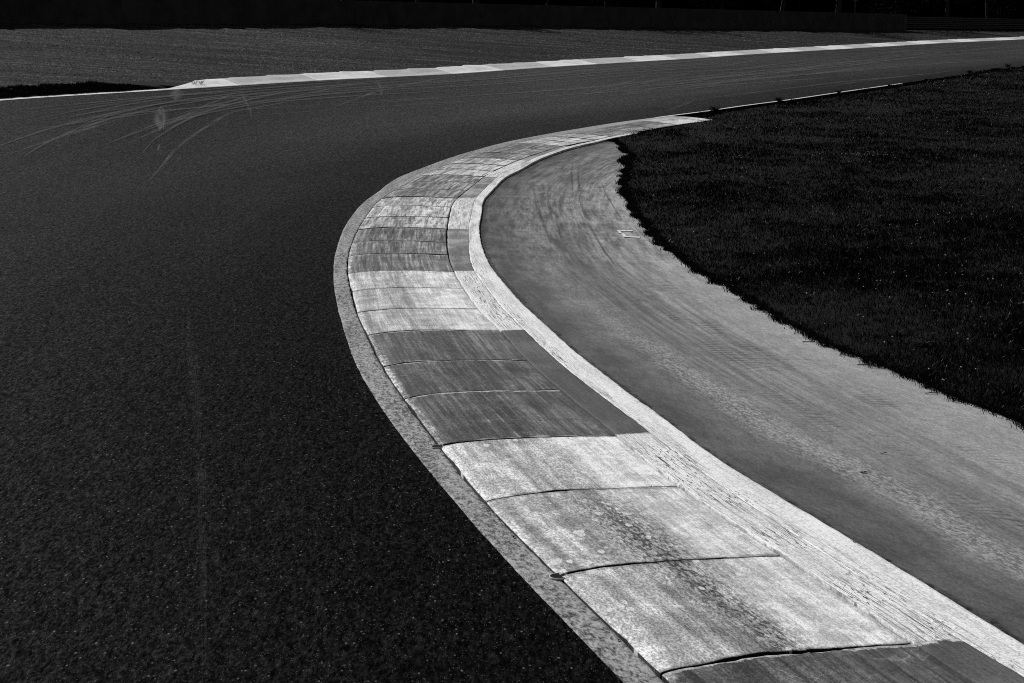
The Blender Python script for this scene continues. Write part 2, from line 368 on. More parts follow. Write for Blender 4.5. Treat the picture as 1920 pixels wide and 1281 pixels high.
def m_mark(name, v, cover=.6, stretch=(1.2, 30), lo=.45, hi=.62):
    """a broken, worn mark: see-through where the rubber or paint has gone"""
    n = N(name); uv, u, w = n.uv()
    f = n.noise(n.scl(uv, (stretch[0], stretch[1], 1)), 1, 3, .65); g = n.noise(n.pos(), 14, 3, .7)
    lg = n.noise(n.scl(uv, (.25, .8, 1)), 1, 2)
    ed = n.mul(n.map(w, 0, .35), n.map(w, 1, .65))
    a = n.mul(n.map(n.add(n.mul(f, .6), n.mul(g, .4)), lo, hi), ed, cover, n.map(lg, .35, .6, .25, 1))
    n.color(v); n.rough(.9); n.spec(.1)
    n.put(n.b.inputs['Alpha'], a); return n.m
def m_plain(name, v, rough=.8, spec=.2, var=.3, scale=8, bump=.3):
    n = N(name); p = n.pos(); f = n.noise(p, scale, 4, .65)
    n.color(n.map(f, .3, .7, v * (1 - var), v * (1 + var))); n.rough(rough); n.spec(spec)
    if bump: n.bump(f, bump, .01)
    return n.m
def m_grass(name, lo, hi, bright, frac):
    n = N(name); uv, u, v = n.uv(); p = n.pos()
    pt = n.map(n.add(n.mul(n.noise(p, .35, 4, .65), .6), n.mul(n.noise(p, 3, 2), .4)), .38, .62, .6, 1.45)
    t = n.mul(n.map(u, 0, 1, lo, hi, False), pt); t = n.mix(t, bright, n.mul(n.map(u, frac, 1.0), n.map(v, .2, .8), pt, .6))
    d = n.new('ShaderNodeBsdfDiffuse'); n.put(d.inputs['Color'], n.grey(t)); n.t.links.new(d.outputs[0], n.out.inputs['Surface']); return n.m
def m_leaf(name, lo, hi, bright, frac=.93):
    n = N(name); uv, u, v = n.uv()
    t = n.map(u, 0, 1, lo, hi, False); t = n.mix(t, bright, n.map(u, frac, 1.0))
    d = n.new('ShaderNodeBsdfDiffuse'); n.put(d.inputs['Color'], n.grey(t)); n.t.links.new(d.outputs[0], n.out.inputs['Surface']); return n.m

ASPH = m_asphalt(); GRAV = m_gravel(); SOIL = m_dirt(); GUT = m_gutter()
WHITE = m_paint('worn_white_paint', True); GREY = m_paint('worn_grey_paint', False)
STRW = m_strip('white_strip_paint', .88, .06); STRG = m_strip('grey_strip_paint', .10, .035, .8)
LINEW = m_strip('white_stripe_paint', .93, .10, .9)
PATH = m_path(); JOINT = m_dirt('joint_dirt', .006, .02)

# ------------------------------------------------------------------ reference curves (photo points laid on the ground)
JA = {0:(1235,1265),1:(1050,1082),2:(905,942),3:(825,838),4:(757,748),5:(715,688),6:(690,630),7:(667,588),8:(660,548),9:(651,515),10:(652,482),11:(660,457),12:(670,432),13:(684,410.5),14:(698,390),15:(713,373),17:(764,344),18:(784,331),21:(865,298),24:(957,270),27:(1062,252),30:(1190,229)}
far_A = [(1260,220.5),(1325,211),(1400,199.5),(1486,188.5),(1617,169),(1694,158),(1800,143),(1900,129)]
Apts = hits([JA[k] for k in sorted(JA)] + far_A)
d0 = Apts[0] - Apts[1]; d0 /= np.linalg.norm(d0); bend = np.array([.10, 0])
ext = [Apts[0] + d0 * 9 + bend * 3, Apts[0] + d0 * 4.5 + bend]
Apts = np.vstack([ext, Apts])
sA = arclen(Apts)
Acurve = resample(Apts, step=.05, sig=1.0)
ACUM = arclen(Acurve)
def proj(Pt):
    d = np.linalg.norm(Acurve - Pt, axis=1); i = int(d.argmin())
    t = Acurve[min(i + 1, len(Acurve) - 1)] - Acurve[max(i - 1, 0)]; t /= np.linalg.norm(t)
    dd = Pt - Acurve[i]; return ACUM[i] + float(dd @ t), float(dd[0] * t[1] - dd[1] * t[0])
S0 = proj(hit(*JA[0]))[0]                      # arc length of the bottom joint -> u = 0
def W(s, l):
    """metres along the kerb (0 = bottom joint) and across it -> world XY"""
    s = np.asarray(s, float) + S0; l = np.asarray(l, float)
    x = np.interp(s, ACUM, Acurve[:, 0]); y = np.interp(s, ACUM, Acurve[:, 1])
    e = .5
    tx = np.interp(s + e, ACUM, Acurve[:, 0]) - np.interp(s - e, ACUM, Acurve[:, 0])
    ty = np.interp(s + e, ACUM, Acurve[:, 1]) - np.interp(s - e, ACUM, Acurve[:, 1])
    L = np.hypot(tx, ty); return x + l * ty / L, y - l * tx / L
def offs(pts, sig=.8):
    a = np.array([proj(np.array(hit(*p))) for p in pts]); a[:, 0] -= S0; a = a[np.argsort(a[:, 0])]
    t = np.arange(-9, 120, .1); v = np.interp(t, a[:, 0], a[:, 1])
    k = np.exp(-.5 * (np.arange(-30, 31) / (sig * 10)) ** 2); k /= k.sum()
    v = np.convolve(np.pad(v, 30, 'edge'), k, 'valid')
    return lambda s: np.interp(s, t, v)
Gpts = [(1168,1277),(1107,1212),(1038,1143),(969,1071),(900,995),(875,961),(806,882),(748,813),(686,717),(652,645),(641,600),(627,545),(626,509),(628,480),(634,458),(645,427),(669,392),(703,365),(737,337),(786,317),(823,303),(875,286),(927,272),(978,260),(1047,247),(1116,236),(1184,226),(1260,216),(1325,208)]
Gof = offs(Gpts)
Bpts = [(1725,1222),(1465,1045),(1275,920),(1155,820),(1058,742),(985,677),(942,627),(895,582),(867,541),(850,510),(840,480),(837,455),(838,432),(841,410),(847,385),(865,368),(892,346),(912,330)]
Bof = offs(Bpts)
Cpts = [(1920,1212),(1836,1160),(1733,1098),(1650,1047),(1602,1026),(1561,995),(1499,954),(1403,902),(1320,847),(1260,799),(1184,744),(1116,689),(1057,645),(1012,602),(961,551),(930,516),(911,485),(901,455),(899,427),(904,396),(920,362),(947,334),(978,319),(1012,300),(1064,281),(1116,269),(1150,260)]
Cof = offs(Cpts)
Spts = [(1920,1272),(1816,1219),(1220,816),(1184,789),(1116,737),(1047,682),(985,624),(889,511),(882,432),(899,375),(932,335),(1006,300),(1073,276)]
Sof = offs(Spts)
0 and print('B', Bof([0, 5, 10, 15, 20, 30, 40]).round(2), 'S', Sof([0, 5, 10, 15, 20, 30, 40]).round(2), 'C', Cof([0, 5, 10, 15, 20, 30, 40]).round(2), 'G', Gof([0, 5, 10, 15, 20, 30, 40, 50, 60]).round(2))
jk = sorted(JA); js = [proj(np.array(hit(*JA[k])))[0] - S0 for k in jk]
0 and print('joints', dict(zip(jk, np.round(js, 2))))
def sj(k):
    if k > 30: return js[-1] + (k - 30) * 2.0
    if k < 0: return k * 2.05
    return float(np.interp(k, jk, js))
def kz(l, w):        # crown of the kerb: rises behind the gutter, falls gently to the back strip
    x = np.clip(l / w, 0, 1); return .006 + .050 * np.sin(np.pi * x ** .75) ** 1.0 * (1 - .35 * x) + .018 * x

# ------------------------------------------------------------------ setting
gx = np.unique(np.concatenate([np.linspace(-1500, -120, 12), np.arange(-120, 180, 1.5), np.linspace(180, 1500, 12)]))
gy = np.unique(np.concatenate([np.linspace(-60, 0, 15), np.arange(0, 200, 1.5), np.linspace(200, 2000, 20)]))
GX, GY = np.meshgrid(gx, gy, indexing='ij'); GZ = T(GX, GY) - .11
g = mesh('ground', np.stack([GX, GY, GZ], -1).reshape(-1, 3), grid_faces(len(gx), len(gy)), SOIL)
tag(g, kind='structure')

outer_front = [(0,188),(160,178),(313,169),(456,160),(700,146),(855,139),(1001,128),(1147,119),(1300,110),(1402,102.5),(1585,92),(1767,81),(1920,74)]
Of = hits(outer_front)
dE = Of[-1] - Of[-3]; dE /= np.linalg.norm(dE)
Ofull = np.vstack([[(-6, -8), (-17, 14), (-23, 34), (-24, 48), (-21.6, 57)], Of, [Of[-1] + dE * 25, Of[-1] + dE * 50 + (4, 0)]])
Ocurve = resample(Ofull, step=.25, sig=1.2)
# inner limit of the asphalt: gutter line
ss = np.arange(-8.5, ACUM[-1] - S0 - .5, .5)
gx_, gy_ = W(ss, Gof(ss)); Icurve = np.stack([gx_, gy_], 1)
dI = Icurve[-1] - Icurve[-4]; dI /= np.linalg.norm(dI)
Iext = np.vstack([Icurve, Icurve[-1] + dI * 25, Icurve[-1] + dI * 60])
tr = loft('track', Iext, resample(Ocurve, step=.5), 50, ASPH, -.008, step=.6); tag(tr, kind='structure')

# ------------------------------------------------------------------ inner kerb
kerb = empty('racing_kerb', (0, 29, 0), 'long curving inner kerb of worn white and grey painted concrete slabs between the asphalt and the paved run-off', 'kerb')
S_END = proj(np.array(hit(1268, 220)))[0] - S0
def slab(k):
    s0, s1 = sj(k), min(sj(k + 1), S_END); far = k > 15
    ds = .03 if k < 6 else (.05 if k < 16 else .12); ns = max(int((s1 - s0) / ds), 8); nl = 70 if k < 8 else 40
    if far: nl = 24
    w = float(Bof((s0 + s1) / 2)) if k < 19 else 1.62
    lf = np.concatenate([[0, 0, .004, .012, .03], np.linspace(.05, w - .03, nl), [w - .012, w - .004, w - .004]])
    def edge(kk):
        l = lf; wig = .020 * vnoise(l, 50 + kk, .35) + .008 * vnoise(l, 90 + kk, .08) + .03 * vnoise(l, 20 + kk, 1.1) * (kk > 0)
        gap = .003 + .018 * np.clip(vnoise(l, 130 + kk, .3), 0, 1) + .008 * np.clip(vnoise(l, 170 + kk, .06), 0, 1)
        if kk == 0: gap = gap + .050 * smooth(l, .25, .55) * smooth(l, 1.45, 1.1) * (1 + .5 * vnoise(l, 7, .15) + .45 * vnoise(l, 8, .045)) + .010
        if kk == 1: gap = gap + .026 * smooth(l, .7, .1) + .014 * smooth(l, 1.0, 1.2) * smooth(l, 1.5, 1.3)
        if kk == 2: gap = gap * .6 + .036 * smooth(l, .45, .6) * smooth(l, .85, .7)
        if kk == 3: gap = gap * .5 + .02 * smooth(l, .25, .05)
        if kk == 5: gap = gap + .02 * smooth(l, .3, .05)
        if kk > 9: gap = gap + .018
        return wig, gap / 2
    w0, g0 = edge(k); w1, g1 = edge(k + 1)
    f = np.concatenate([[0, 0, .0], np.linspace(0, 1, ns), [1, 1, 1]]); n = len(f)
    inset = np.zeros(n); dz = np.zeros(n)
    inset[0:4] = [0, 0, .002, .010]; inset[-4:] = [.010, .002, 0, 0]
    dz[0:4] = [-.09, -.010, -.003, 0]; dz[-4:] = [0, -.003, -.010, -.09]
    sgn = np.where(np.arange(n) < n / 2, 1, -1)
    S = (s0 + w0 + g0)[None] * (1 - f[:, None]) + (s1 + w1 - g1)[None] * f[:, None] + (inset * sgn)[:, None]
    L = np.repeat(lf[None], n, 0).copy()
    # chipped edge towards the gutter
    chip = .0015 * np.clip(vnoise(S, 300 + k, .09), 0, 1) + .014 * np.clip(vnoise(S, 330, .6), 0, 1) + .02 * np.clip(vnoise(S, 331, .16) - .7, 0, 1)
    L[:, :4] += chip[:, :4]
    L = L + (Bof(S) - w) * (L / w) if k < 19 else L
    X, Y = W(S, L)
    tilt = rnd.uniform(-.003, .003); tl = -rnd.uniform(.0, .005) - (.004 if k > 8 else 0)
    Z = T(X, Y) + kz(L, w) + dz[:, None] + tilt + tl * (f[:, None] - .5) * (1 + 1.2 * vnoise(L, 600 + k, .5)) + .0025 * vnoise(S * 1.3 + L * 2, 400 + k, .5)
    Z[:, 0] -= .09; Z[:, 1] -= .005; Z[:, 2] -= .002; Z[:, -1] -= .09; Z[:, -2] -= .008
    wh = ((k // 3) % 2 == 0) or k >= 30
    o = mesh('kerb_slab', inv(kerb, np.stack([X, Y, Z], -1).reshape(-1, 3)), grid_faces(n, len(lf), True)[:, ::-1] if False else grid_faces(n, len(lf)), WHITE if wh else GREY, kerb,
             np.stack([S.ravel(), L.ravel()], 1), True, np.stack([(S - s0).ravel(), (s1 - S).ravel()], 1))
    o['label'] = 'slab painted white, worn' if wh else 'slab painted dull grey'
    fix_up(o); return o
def fix_up(o):
    m = o.data; n = len(m.polygons); a = np.empty(n * 3); m.polygons.foreach_get('normal', a); z = a.reshape(-1, 3)[:, 2]
    if z.sum() < 0: m.flip_normals()
for k in range(-3, 44):
    if sj(k) < S_END - .4: slab(k)
def band(name, s0, s1, la, lb, mat, z, parent, nl=10, label=None, step=.08, skirt=.06):
    s = np.linspace(s0, s1, max(int((s1 - s0) / step), 2)); a = la(s); b = lb(s)
    f = np.concatenate([[0, 0], np.linspace(.01, .99, nl), [1, 1]])
    L = a[:, None] * (1 - f) + b[:, None] * f; S = np.repeat(s[:, None], len(f), 1)
    X, Y = W(S, L); Z = T(X, Y) + (z(S, L) if callable(z) else z)
    Z[:, 0] -= skirt; Z[:, -1] -= skirt; Z[:, 1] -= .004; Z[:, -2] -= .004
    o = mesh(name, inv(parent, np.stack([X, Y, Z], -1).reshape(-1, 3)), grid_faces(len(s), len(f)), mat, parent, np.stack([S.ravel(), L.ravel()], 1), True, np.stack([(S - s0).ravel(), (s1 - S).ravel()], 1))
    fix_up(o)
    if label: o['label'] = label
    return o
Smax = S_END
zs = lambda S, L: .028 + .002 * vnoise(S, 500, .6) - .010 * np.clip((L - 2.0) / .4, 0, 1)
def Bgap(s): return np.minimum(Bof(s), Sof(s) - .06) + .004 + .010 * np.clip(vnoise(s, 77, .35), 0, 1) + .006 * np.abs(vnoise(s, 78, .08)) + .012 * smooth(s, 13, 22)
def Sw(s): return np.minimum(Sof(s), Cof(s) - .2) + .004 * vnoise(s, 81, .15)
for b in range(-1, 11):
    s0 = max(sj(b * 3), -6.0); s1 = sj(b * 3 + 3)
    wh = (b % 2 == 0)
    if s1 <= s0: continue
    if b >= 8: continue
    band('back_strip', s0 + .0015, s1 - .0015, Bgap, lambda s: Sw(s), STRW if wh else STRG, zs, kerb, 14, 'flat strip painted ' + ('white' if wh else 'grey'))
def Cw(s): return Cof(s) + .010 * vnoise(s, 91, 1.7) + .005 * vnoise(s, 92, .16) + .004 * vnoise(s, 93, .05)
band('white_stripe', -6, sj(28), lambda s: Sw(s) + .001, Cw, LINEW, lambda S, L: zs(S, L) + .001, kerb, 14)
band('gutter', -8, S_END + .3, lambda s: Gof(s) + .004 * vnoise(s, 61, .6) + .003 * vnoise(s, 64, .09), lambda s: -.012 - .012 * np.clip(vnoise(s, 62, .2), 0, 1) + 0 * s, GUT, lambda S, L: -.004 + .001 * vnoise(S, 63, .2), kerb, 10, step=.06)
band('kerb_bed', -6, Smax, lambda s: -.02 + 0 * s, lambda s: np.where(s < sj(27), Cof(s) - .04, 1.6), JOINT, -.045, kerb, 6, skirt=.05)

# ------------------------------------------------------------------ paved run-off behind the kerb
Rpts = [(1147,259),(1160,268),(1184,289),(1176,315),(1170,340),(1178,365),(1188,392),(1212,422),(1254,462),(1301,504),(1353,528),(1400,556),(1451,589),(1512,621),(1568,650),(1639,678),(1699,701),(1756,729),(1826,754),(1920,793)]
R = hits(Rpts); dR = R[-1] - R[-3]; dR /= np.linalg.norm(dR)
R = np.vstack([R, R[-1] + dR * 6, R[-1] + dR * 13])
Rc = resample(R, step=.25, sig=.4)                       # from the tip towards the camera
sc_ = np.arange(sj(28) - .2, -6.5, -.3); cx_, cy_ = W(sc_, Cof(sc_) - .03)
Cc = np.stack([cx_, cy_], 1)
# run the loft from the camera end so that u grows with distance like on the kerb
Rover = Rc[::-1] + np.array([.5, .1])
path = loft('run_off_path', Cc[::-1], Rover, 60, PATH, -.022, step=.25); tag(path, kind='structure')

# ------------------------------------------------------------------ infield
tip = np.array(hit(1143, 257))
nears = np.vstack([[tip], Rc])
farp = hits([(1143,255),(1160,249),(1220,239),(1326,217),(1351,210),(1439,195),(1486,190),(1577,178),(1639,169),(1730,155),(1803,142),(1894,129),(1925,126)])
dF = farp[-1] - farp[-3]; dF /= np.linalg.norm(dF)
fars = np.vstack([[tip], farp, farp[-1] + dF * 20, farp[-1] + dF * 45])
fars = resample(fars, step=.4, sig=.5)
edge = np.vstack([nears[::-1], fars])
poly = np.vstack([edge, [(90, 60), (60, 5)]])
def mound(X, Y):
    d = polydist(X, Y, edge[::4]); return -.02 + .13 * smooth(d, 0, 2.5) + .04 * vn2(X, Y, 3.5, 3) * smooth(d, 0, 3) + .02 * vn2(X, Y, 1.1, 4) * smooth(d, 0, 2)
inf = loft('infield', nears, fars, 70, SOIL, 0, step=.5, zf=mound); tag(inf, kind='structure')

# ------------------------------------------------------------------ gravel bed up to the barrier
ub = np.linspace(-500, 2100, 60); ab = (ub - 960) / 3350
Bar = np.stack([ab * Yb(ab), Yb(ab)], 1)
# kerb back edge
def Onorm(i):
    t = Ocurve[np.minimum(i + 2, len(Ocurve) - 1)] - Ocurve[np.maximum(i - 2, 0)]; t = t / np.linalg.norm(t, axis=-1, keepdims=True)
    return np.stack([-t[..., 1], t[..., 0]], -1)
OC = arclen(Ocurve)
def proO(Pt):
    d = np.linalg.norm(Ocurve - Pt, axis=1); return OC[int(d.argmin())]
def OW(s, l):
    s = np.asarray(s, float); i = np.clip(np.searchsorted(OC, s), 2, len(Ocurve) - 3)
    x = np.interp(s, OC, Ocurve[:, 0]); y = np.interp(s, OC, Ocurve[:, 1]); nn = Onorm(i)
    return x + nn[..., 0] * l, y + nn[..., 1] * l
so_ = np.arange(6, OC[-1] - 1, .5); ox, oy = OW(so_, .12 + 0 * so_); Og = np.stack([ox, oy], 1)
Bar_ext = np.vstack([[(-60, 10)], Bar, Bar[-1] + (Bar[-1] - Bar[-2]) / np.linalg.norm(Bar[-1] - Bar[-2]) * 15])
def gz(X, Y):
    d = polydist(X, Y, Ocurve[::8]); return -.01 + smooth(d, 1, 4) * (.045 * vnoise(Y * 1.0 + .1 * X + .3 * vn2(X, Y, 5, 8), 9, .55) + .03 * vn2(X, Y, 2, 10))
gr = loft('gravel_bed', Og, Bar_ext, 160, GRAV, -.012, step=.5, zf=gz); tag(gr, kind='structure')

PEB = m_leaf('gravel_stones', .03, .085, .20, .95)
n = 260000; u_ = rng.uniform(-60, 1960, n); a_ = (u_ - 960) / 3350; D = rng.uniform(62, 160, n); m = D < Yb(a_) - .1; a_, D = a_[m], D[m]; X, Y = a_ * D, D
gp_ = np.vstack([Og[(Og[:, 1] > 40)], [Bar[-1]], [(80, 260)], [(-80, 260)], [(-80, 40)]]); m = inside(X, Y, gp_); X, Y = X[m], Y[m]
m = rng.random(len(X)) < .55 + .45 * vnoise(Y + .1 * X + .3 * vn2(X, Y, 5, 8), 9, .55); X, Y = X[m], Y[m]; n = len(X); zz = T(X, Y) + gz(X, Y) - .012
th_ = rng.uniform(0, 6.28, n); r_ = rng.uniform(.012, .04, n)
V = [np.stack([X + r_ * np.cos(th_ + k * 2.094), Y + r_ * np.sin(th_ + k * 2.094), zz - .01], 1) for k in range(3)] + [np.stack([X + .3 * r_ * np.cos(th_), Y + .3 * r_ * np.sin(th_), zz + r_ * .5], 1)]
i = np.arange(n)[:, None] * 4; Fq = np.concatenate([i + [0, 1, 3], i + [1, 2, 3], i + [2, 0, 3]], 1).reshape(-1, 3)
o = mesh('gravel_stones', np.stack(V, 1).reshape(-1, 3), Fq, PEB, None, np.stack([np.repeat(rng.random(n), 4), np.zeros(n * 4)], 1), False); tag(o, 'loose stones over the raked gravel bed beyond the far kerb', 'gravel', kind='stuff')
# ------------------------------------------------------------------ outer edge line and outer kerb
sK = proO(Of[2])                                     # kerb begins
LW = m_plain('edge_line_paint', .62, .7, .2, .2, 12)
def oband(name, s0, s1, l0, l1, mat, z0, z1, parent=None, step=.3):
    s = np.linspace(s0, s1, max(int((s1 - s0) / step), 2)); f = np.array([0, .5, 1.])
    L = l0 + (l1 - l0) * f[None] + 0 * s[:, None]; S = np.repeat(s[:, None], 3, 1)
    X, Y = OW(S, L); Z = T(X, Y) + z0 + (z1 - z0) * f[None]
    V = np.stack([X, Y, Z], -1).reshape(-1, 3)
    if parent is not None: V = inv(parent, V)
    o = mesh(name, V, grid_faces(len(s), 3), mat, parent, np.stack([S.ravel(), L.ravel()], 1)); fix_up(o); return o
ol = oband('edge_line', 5, OC[-1] - 2, .0, .34, LW, .003, .003); tag(ol, kind='structure')
okerb = empty('racing_kerb', (0, 85, 0), 'low sawtooth outer kerb in alternating white and grey sections between the far side of the track and the gravel', 'kerb')
kpts = [(375,165.5,153),(467,159.5,146),(558,154.5,140),(693,146.5,134),(764,143,131),(892,136,123),(1037,126,117),(1147,119,110),(1300,110,103),(1402,102.5,97.5),(1585,92,87.5),(1767,81,77),(1920,74,71.5)]
ks_ = [proO(np.array(hit(u, v))) for u, v, b in kpts]
kh = []
for u, v, b in kpts:
    Yd = hit(u, v)[1]; pix = v - b
    kh.append(max(pix / 3350 * Yd * .46, .012))          # what the ground rise over the kerb's width does not explain
OWW = m_paint('outer_kerb_white', True); 
def m_ok(name, v):
    n = N(name); uv, u, w = n.uv(); f = n.noise(n.pos(), 6, 4, .7); st = n.noise(n.scl(uv, (.6, 6, 1)), 1, 3)
    n.color(n.mul(v, n.map(f, .3, .7, .85, 1.1), n.map(st, .35, .65, .8, 1.08))); n.rough(.75); n.spec(.25); return n.m
OKW, OKG = m_ok('outer_white', .78), m_ok('outer_grey', .50)
sec = 4.0; k = 0; s = sK - .3
while s < OC[-1] - 8:
    s2 = s + sec; q = np.linspace(s + .01, s2 - .01, 33)
    width = 1.15 * smooth(q, sK - .5, sK + 3.2) + .05
    hh = np.interp(q, ks_, kh) * smooth(q, sK - .3, sK + 2.5)
    saw = ((q - sK) / (sec / 2)) % 1.0                    # two ramps a section
    f = np.array([0, 0, .1, .25, .4, .55, .7, .85, .97, 1.0, 1.0]); L = .06 + width[:, None] * f[None]
    ramp = smooth(f, .15, 1.0)
    Zk = .010 + hh[:, None] * (.35 * f[None] + ramp[None] * .65 * (.86 + .34 * (1 - saw[:, None]) ** 2 * (1 + .8 * vnoise(q, 210, 2.1)[:, None]) + .10 * vnoise(q, 211, .5)[:, None]))
    X, Y = OW(np.repeat(q[:, None], len(f), 1), L); Z = T(X, Y) + Zk
    Z[:, 0] -= .1; Z[:, -1] -= .3; Z[0] -= .0
    wh = k % 2 == 0
    o = mesh('kerb_section', inv(okerb, np.stack([X, Y, Z], -1).reshape(-1, 3)), grid_faces(len(q), len(f)), OKW if wh else OKG, okerb, np.stack([np.repeat(q[:, None], len(f), 1).ravel(), L.ravel()], 1), smooth_=False)
    fix_up(o); o['label'] = 'white painted section' if wh else 'grey painted section'
    s = s2; k += 1

# ------------------------------------------------------------------ marks on the ground
def ribbon(V, Fc, UV, pts, w0, w1, z, zfun=None, world=False):
    P_ = resample(pts if world else hits(pts), step=.3, sig=.5); n = len(P_)
    t = np.gradient(P_, axis=0); t /= np.linalg.norm(t, axis=1)[:, None]; nn = np.stack([-t[:, 1], t[:, 0]], 1)
    tp = np.clip(np.minimum(np.arange(n), np.arange(n)[::-1]) / (n * .3), .05, 1)[:, None]
    w = np.linspace(w0, w1, n)[:, None] / 2 * tp; s = arclen(P_)
    base = sum(len(v) for v in V); L = P_ + nn * w; R_ = P_ - nn * w
    Q = np.stack([L, R_], 1).reshape(-1, 2); zz = T(Q[:, 0], Q[:, 1]) + z
    V.append(np.column_stack([Q, zz])); Fc.append(grid_faces(n, 2) + base)
    UV.append(np.stack([np.repeat(s, 2), np.tile([0, 1], n)], 1))
def ribbons(name, items, mat, z, wf=1.0):
    V, Fc, UV = [], [], []
    for i, it in enumerate(items): ribbon(V, Fc, UV, it[0], it[1] * wf, it[2] * wf, z + .0003 * i, world=isinstance(it[0], np.ndarray))
    o = mesh(name, np.vstack(V), np.vstack(Fc), mat, None, np.vstack(UV)); fix_up(o); return tag(o, kind='structure')
skids = [
 ([(0,295),(66,272),(164,242),(255,213),(317,197)], .35, .25),
 ([(233,272),(310,237),(365,208),(437,175),(463,164)], .4, .25),
 ([(262,352),(328,281),(365,252),(430,211),(547,190),(700,168)], .22, .2), ([(467,200),(547,182),(700,151)], .3, .25),
 ([(310,226),(419,195),(510,165)], .25, .2), ([(600,210),(709,171),(819,148),(910,136)], .3, .25),
 ([(704,148),(716,164),(714,182)], .3, .2), ([(1092,175),(1183,153),(1220,137)], .4, .25), ([(1190,157),(1300,137)], .35, .3),
 ([(1242,175),(1304,166),(1402,146),(1585,117)], .4, .3), ([(1340,138),(1402,135)], .5, .5),
 ([(1220,160),(1366,142),(1475,137),(1570,115)], .3, .25), ([(1366,157),(1512,140),(1694,124),(1920,109)], .35, .4),
 ([(1275,190),(1439,171),(1585,153),(1767,137)], .35, .3), ([(1249,208),(1304,188)], .4, .3),
 ([(1475,137),(1730,106),(1920,97)], .4, .4), ([(1330,150),(1560,120),(1760,98)], .3, .3), ([(1000,196),(1100,178),(1240,150)], .25, .25),
 ([(1120,190),(1260,160),(1460,128)], .25, .25), ([(60,250),(180,222),(300,196)], .2, .2), ([(90,230),(240,196),(400,172)], .25, .2),
 ([(380,185),(520,172),(640,158)], .22, .2), ([(474,228),(466,200),(448,165)], .16, .12),
 ([(334,168),(330,186)], .8, .6), ([(1500,170),(1640,150),(1800,132)], .3, .3), ([(900,150),(1060,138),(1250,124)], .25, .25)]
ribbons('tyre_marks', skids, m_mark('pale_tyre_mark', .13, .6, (.5, 5), .38, .60), .004, .95)
m_far = m_mark('faint_tyre_mark', .11, .48, (.3, 3), .34, .56)
arcs = []
for i in range(46):
    a0 = sK + rnd.uniform(-12, 70) if i < 46 else sK + rnd.uniform(-26, 2); ln_ = rnd.uniform(12, 45); l0 = rnd.uniform(.8, 8.5) if i < 46 else rnd.uniform(6, 15); l1 = (l0 + rnd.uniform(-2.2, 1.2)) if i < 46 else rnd.uniform(.8, 3); ql = np.linspace(0, 1, 12)
    L_ = -np.clip(l0 + (l1 - l0) * ql + rnd.uniform(-.6, .6) * np.sin(ql * math.pi), .4, 16); xx, yy = OW(np.minimum(a0 + ln_ * ql, OC[-1] - 6), L_); w_ = rnd.uniform(.14, .36)
    arcs.append((np.stack([xx, yy], 1), w_, w_))
    if rnd.random() < .45: xx, yy = OW(np.minimum(a0 + ln_ * ql, OC[-1] - 6), L_ - 1.5); arcs.append((np.stack([xx, yy], 1), w_, w_))
arcs = arcs[:]
for i in range(13):
    u0 = rnd.uniform(520, 1000); v0 = np.interp(u0, [467, 700, 1000], [162, 149, 131]) + rnd.uniform(3, 26); u2 = rnd.uniform(-60, 330); v2 = rnd.uniform(205, 300)
    p0, p2 = np.array(hit(u0, v0)), np.array(hit(u2, v2)); j = int(np.linalg.norm(Ocurve - p0, axis=1).argmin()); dd = Ocurve[j - 12] - Ocurve[j]; dd /= np.linalg.norm(dd)
    p1 = p0 + dd * np.linalg.norm(p2 - p0) * .5; q = np.linspace(0, 1, 24)[:, None]; w_ = rnd.uniform(.12, .30)
    arcs.append(((1 - q) ** 2 * p0 + 2 * q * (1 - q) * p1 + q * q * p2, w_, w_))
ribbons('faint_tyre_marks', arcs, m_far, .002)
ribbons('dust_patches', [([(303,199),(301,222),(299,246)], .62, .5), ([(307,200),(308,222),(306,246)], .14, .10), ([(335,168),(329,190)], .7, .5), ([(300,270),(296,286)], .12, .1)], m_mark('pale_dust', .14, .6, (3, 5), .30, .55), .010)
ribbons('lane_marks', [([(352,560),(362,700),(375,850),(383,1000),(386,1290)], .22, .10), ([(372,880),(377,1080),(380,1290)], .035, .02)], m_mark('pale_lane_dust', .10, .28, (3, 20)), .006)
ribbons('tar_marks', [([(675,248),(710,240),(727,241),(745,236),(762,233)], .5, .25), ([(708,286),(728,275),(760,268),(812,262)], .3, .3), ([(640,270),(680,262),(720,262)], .3, .2)], m_mark('dark_tar', .006, .8), .005)
# inner edge line on the far side of the infield
sl_ = np.arange(sj(31), proj(np.array(hit(1700, 157)))[0] - S0, .4)
V = [];
X, Y = W(np.repeat(sl_[:, None], 2, 1), Gof(sl_)[:, None] + np.array([[.0, .12]])); Z = T(X, Y) + .003
o = mesh('edge_line', np.stack([X, Y, Z], -1).reshape(-1, 3), grid_faces(len(sl_), 2), LW, None, np.stack([np.repeat(sl_, 2), np.tile([0, .16], len(sl_))], 1)); fix_up(o); tag(o, kind='structure')
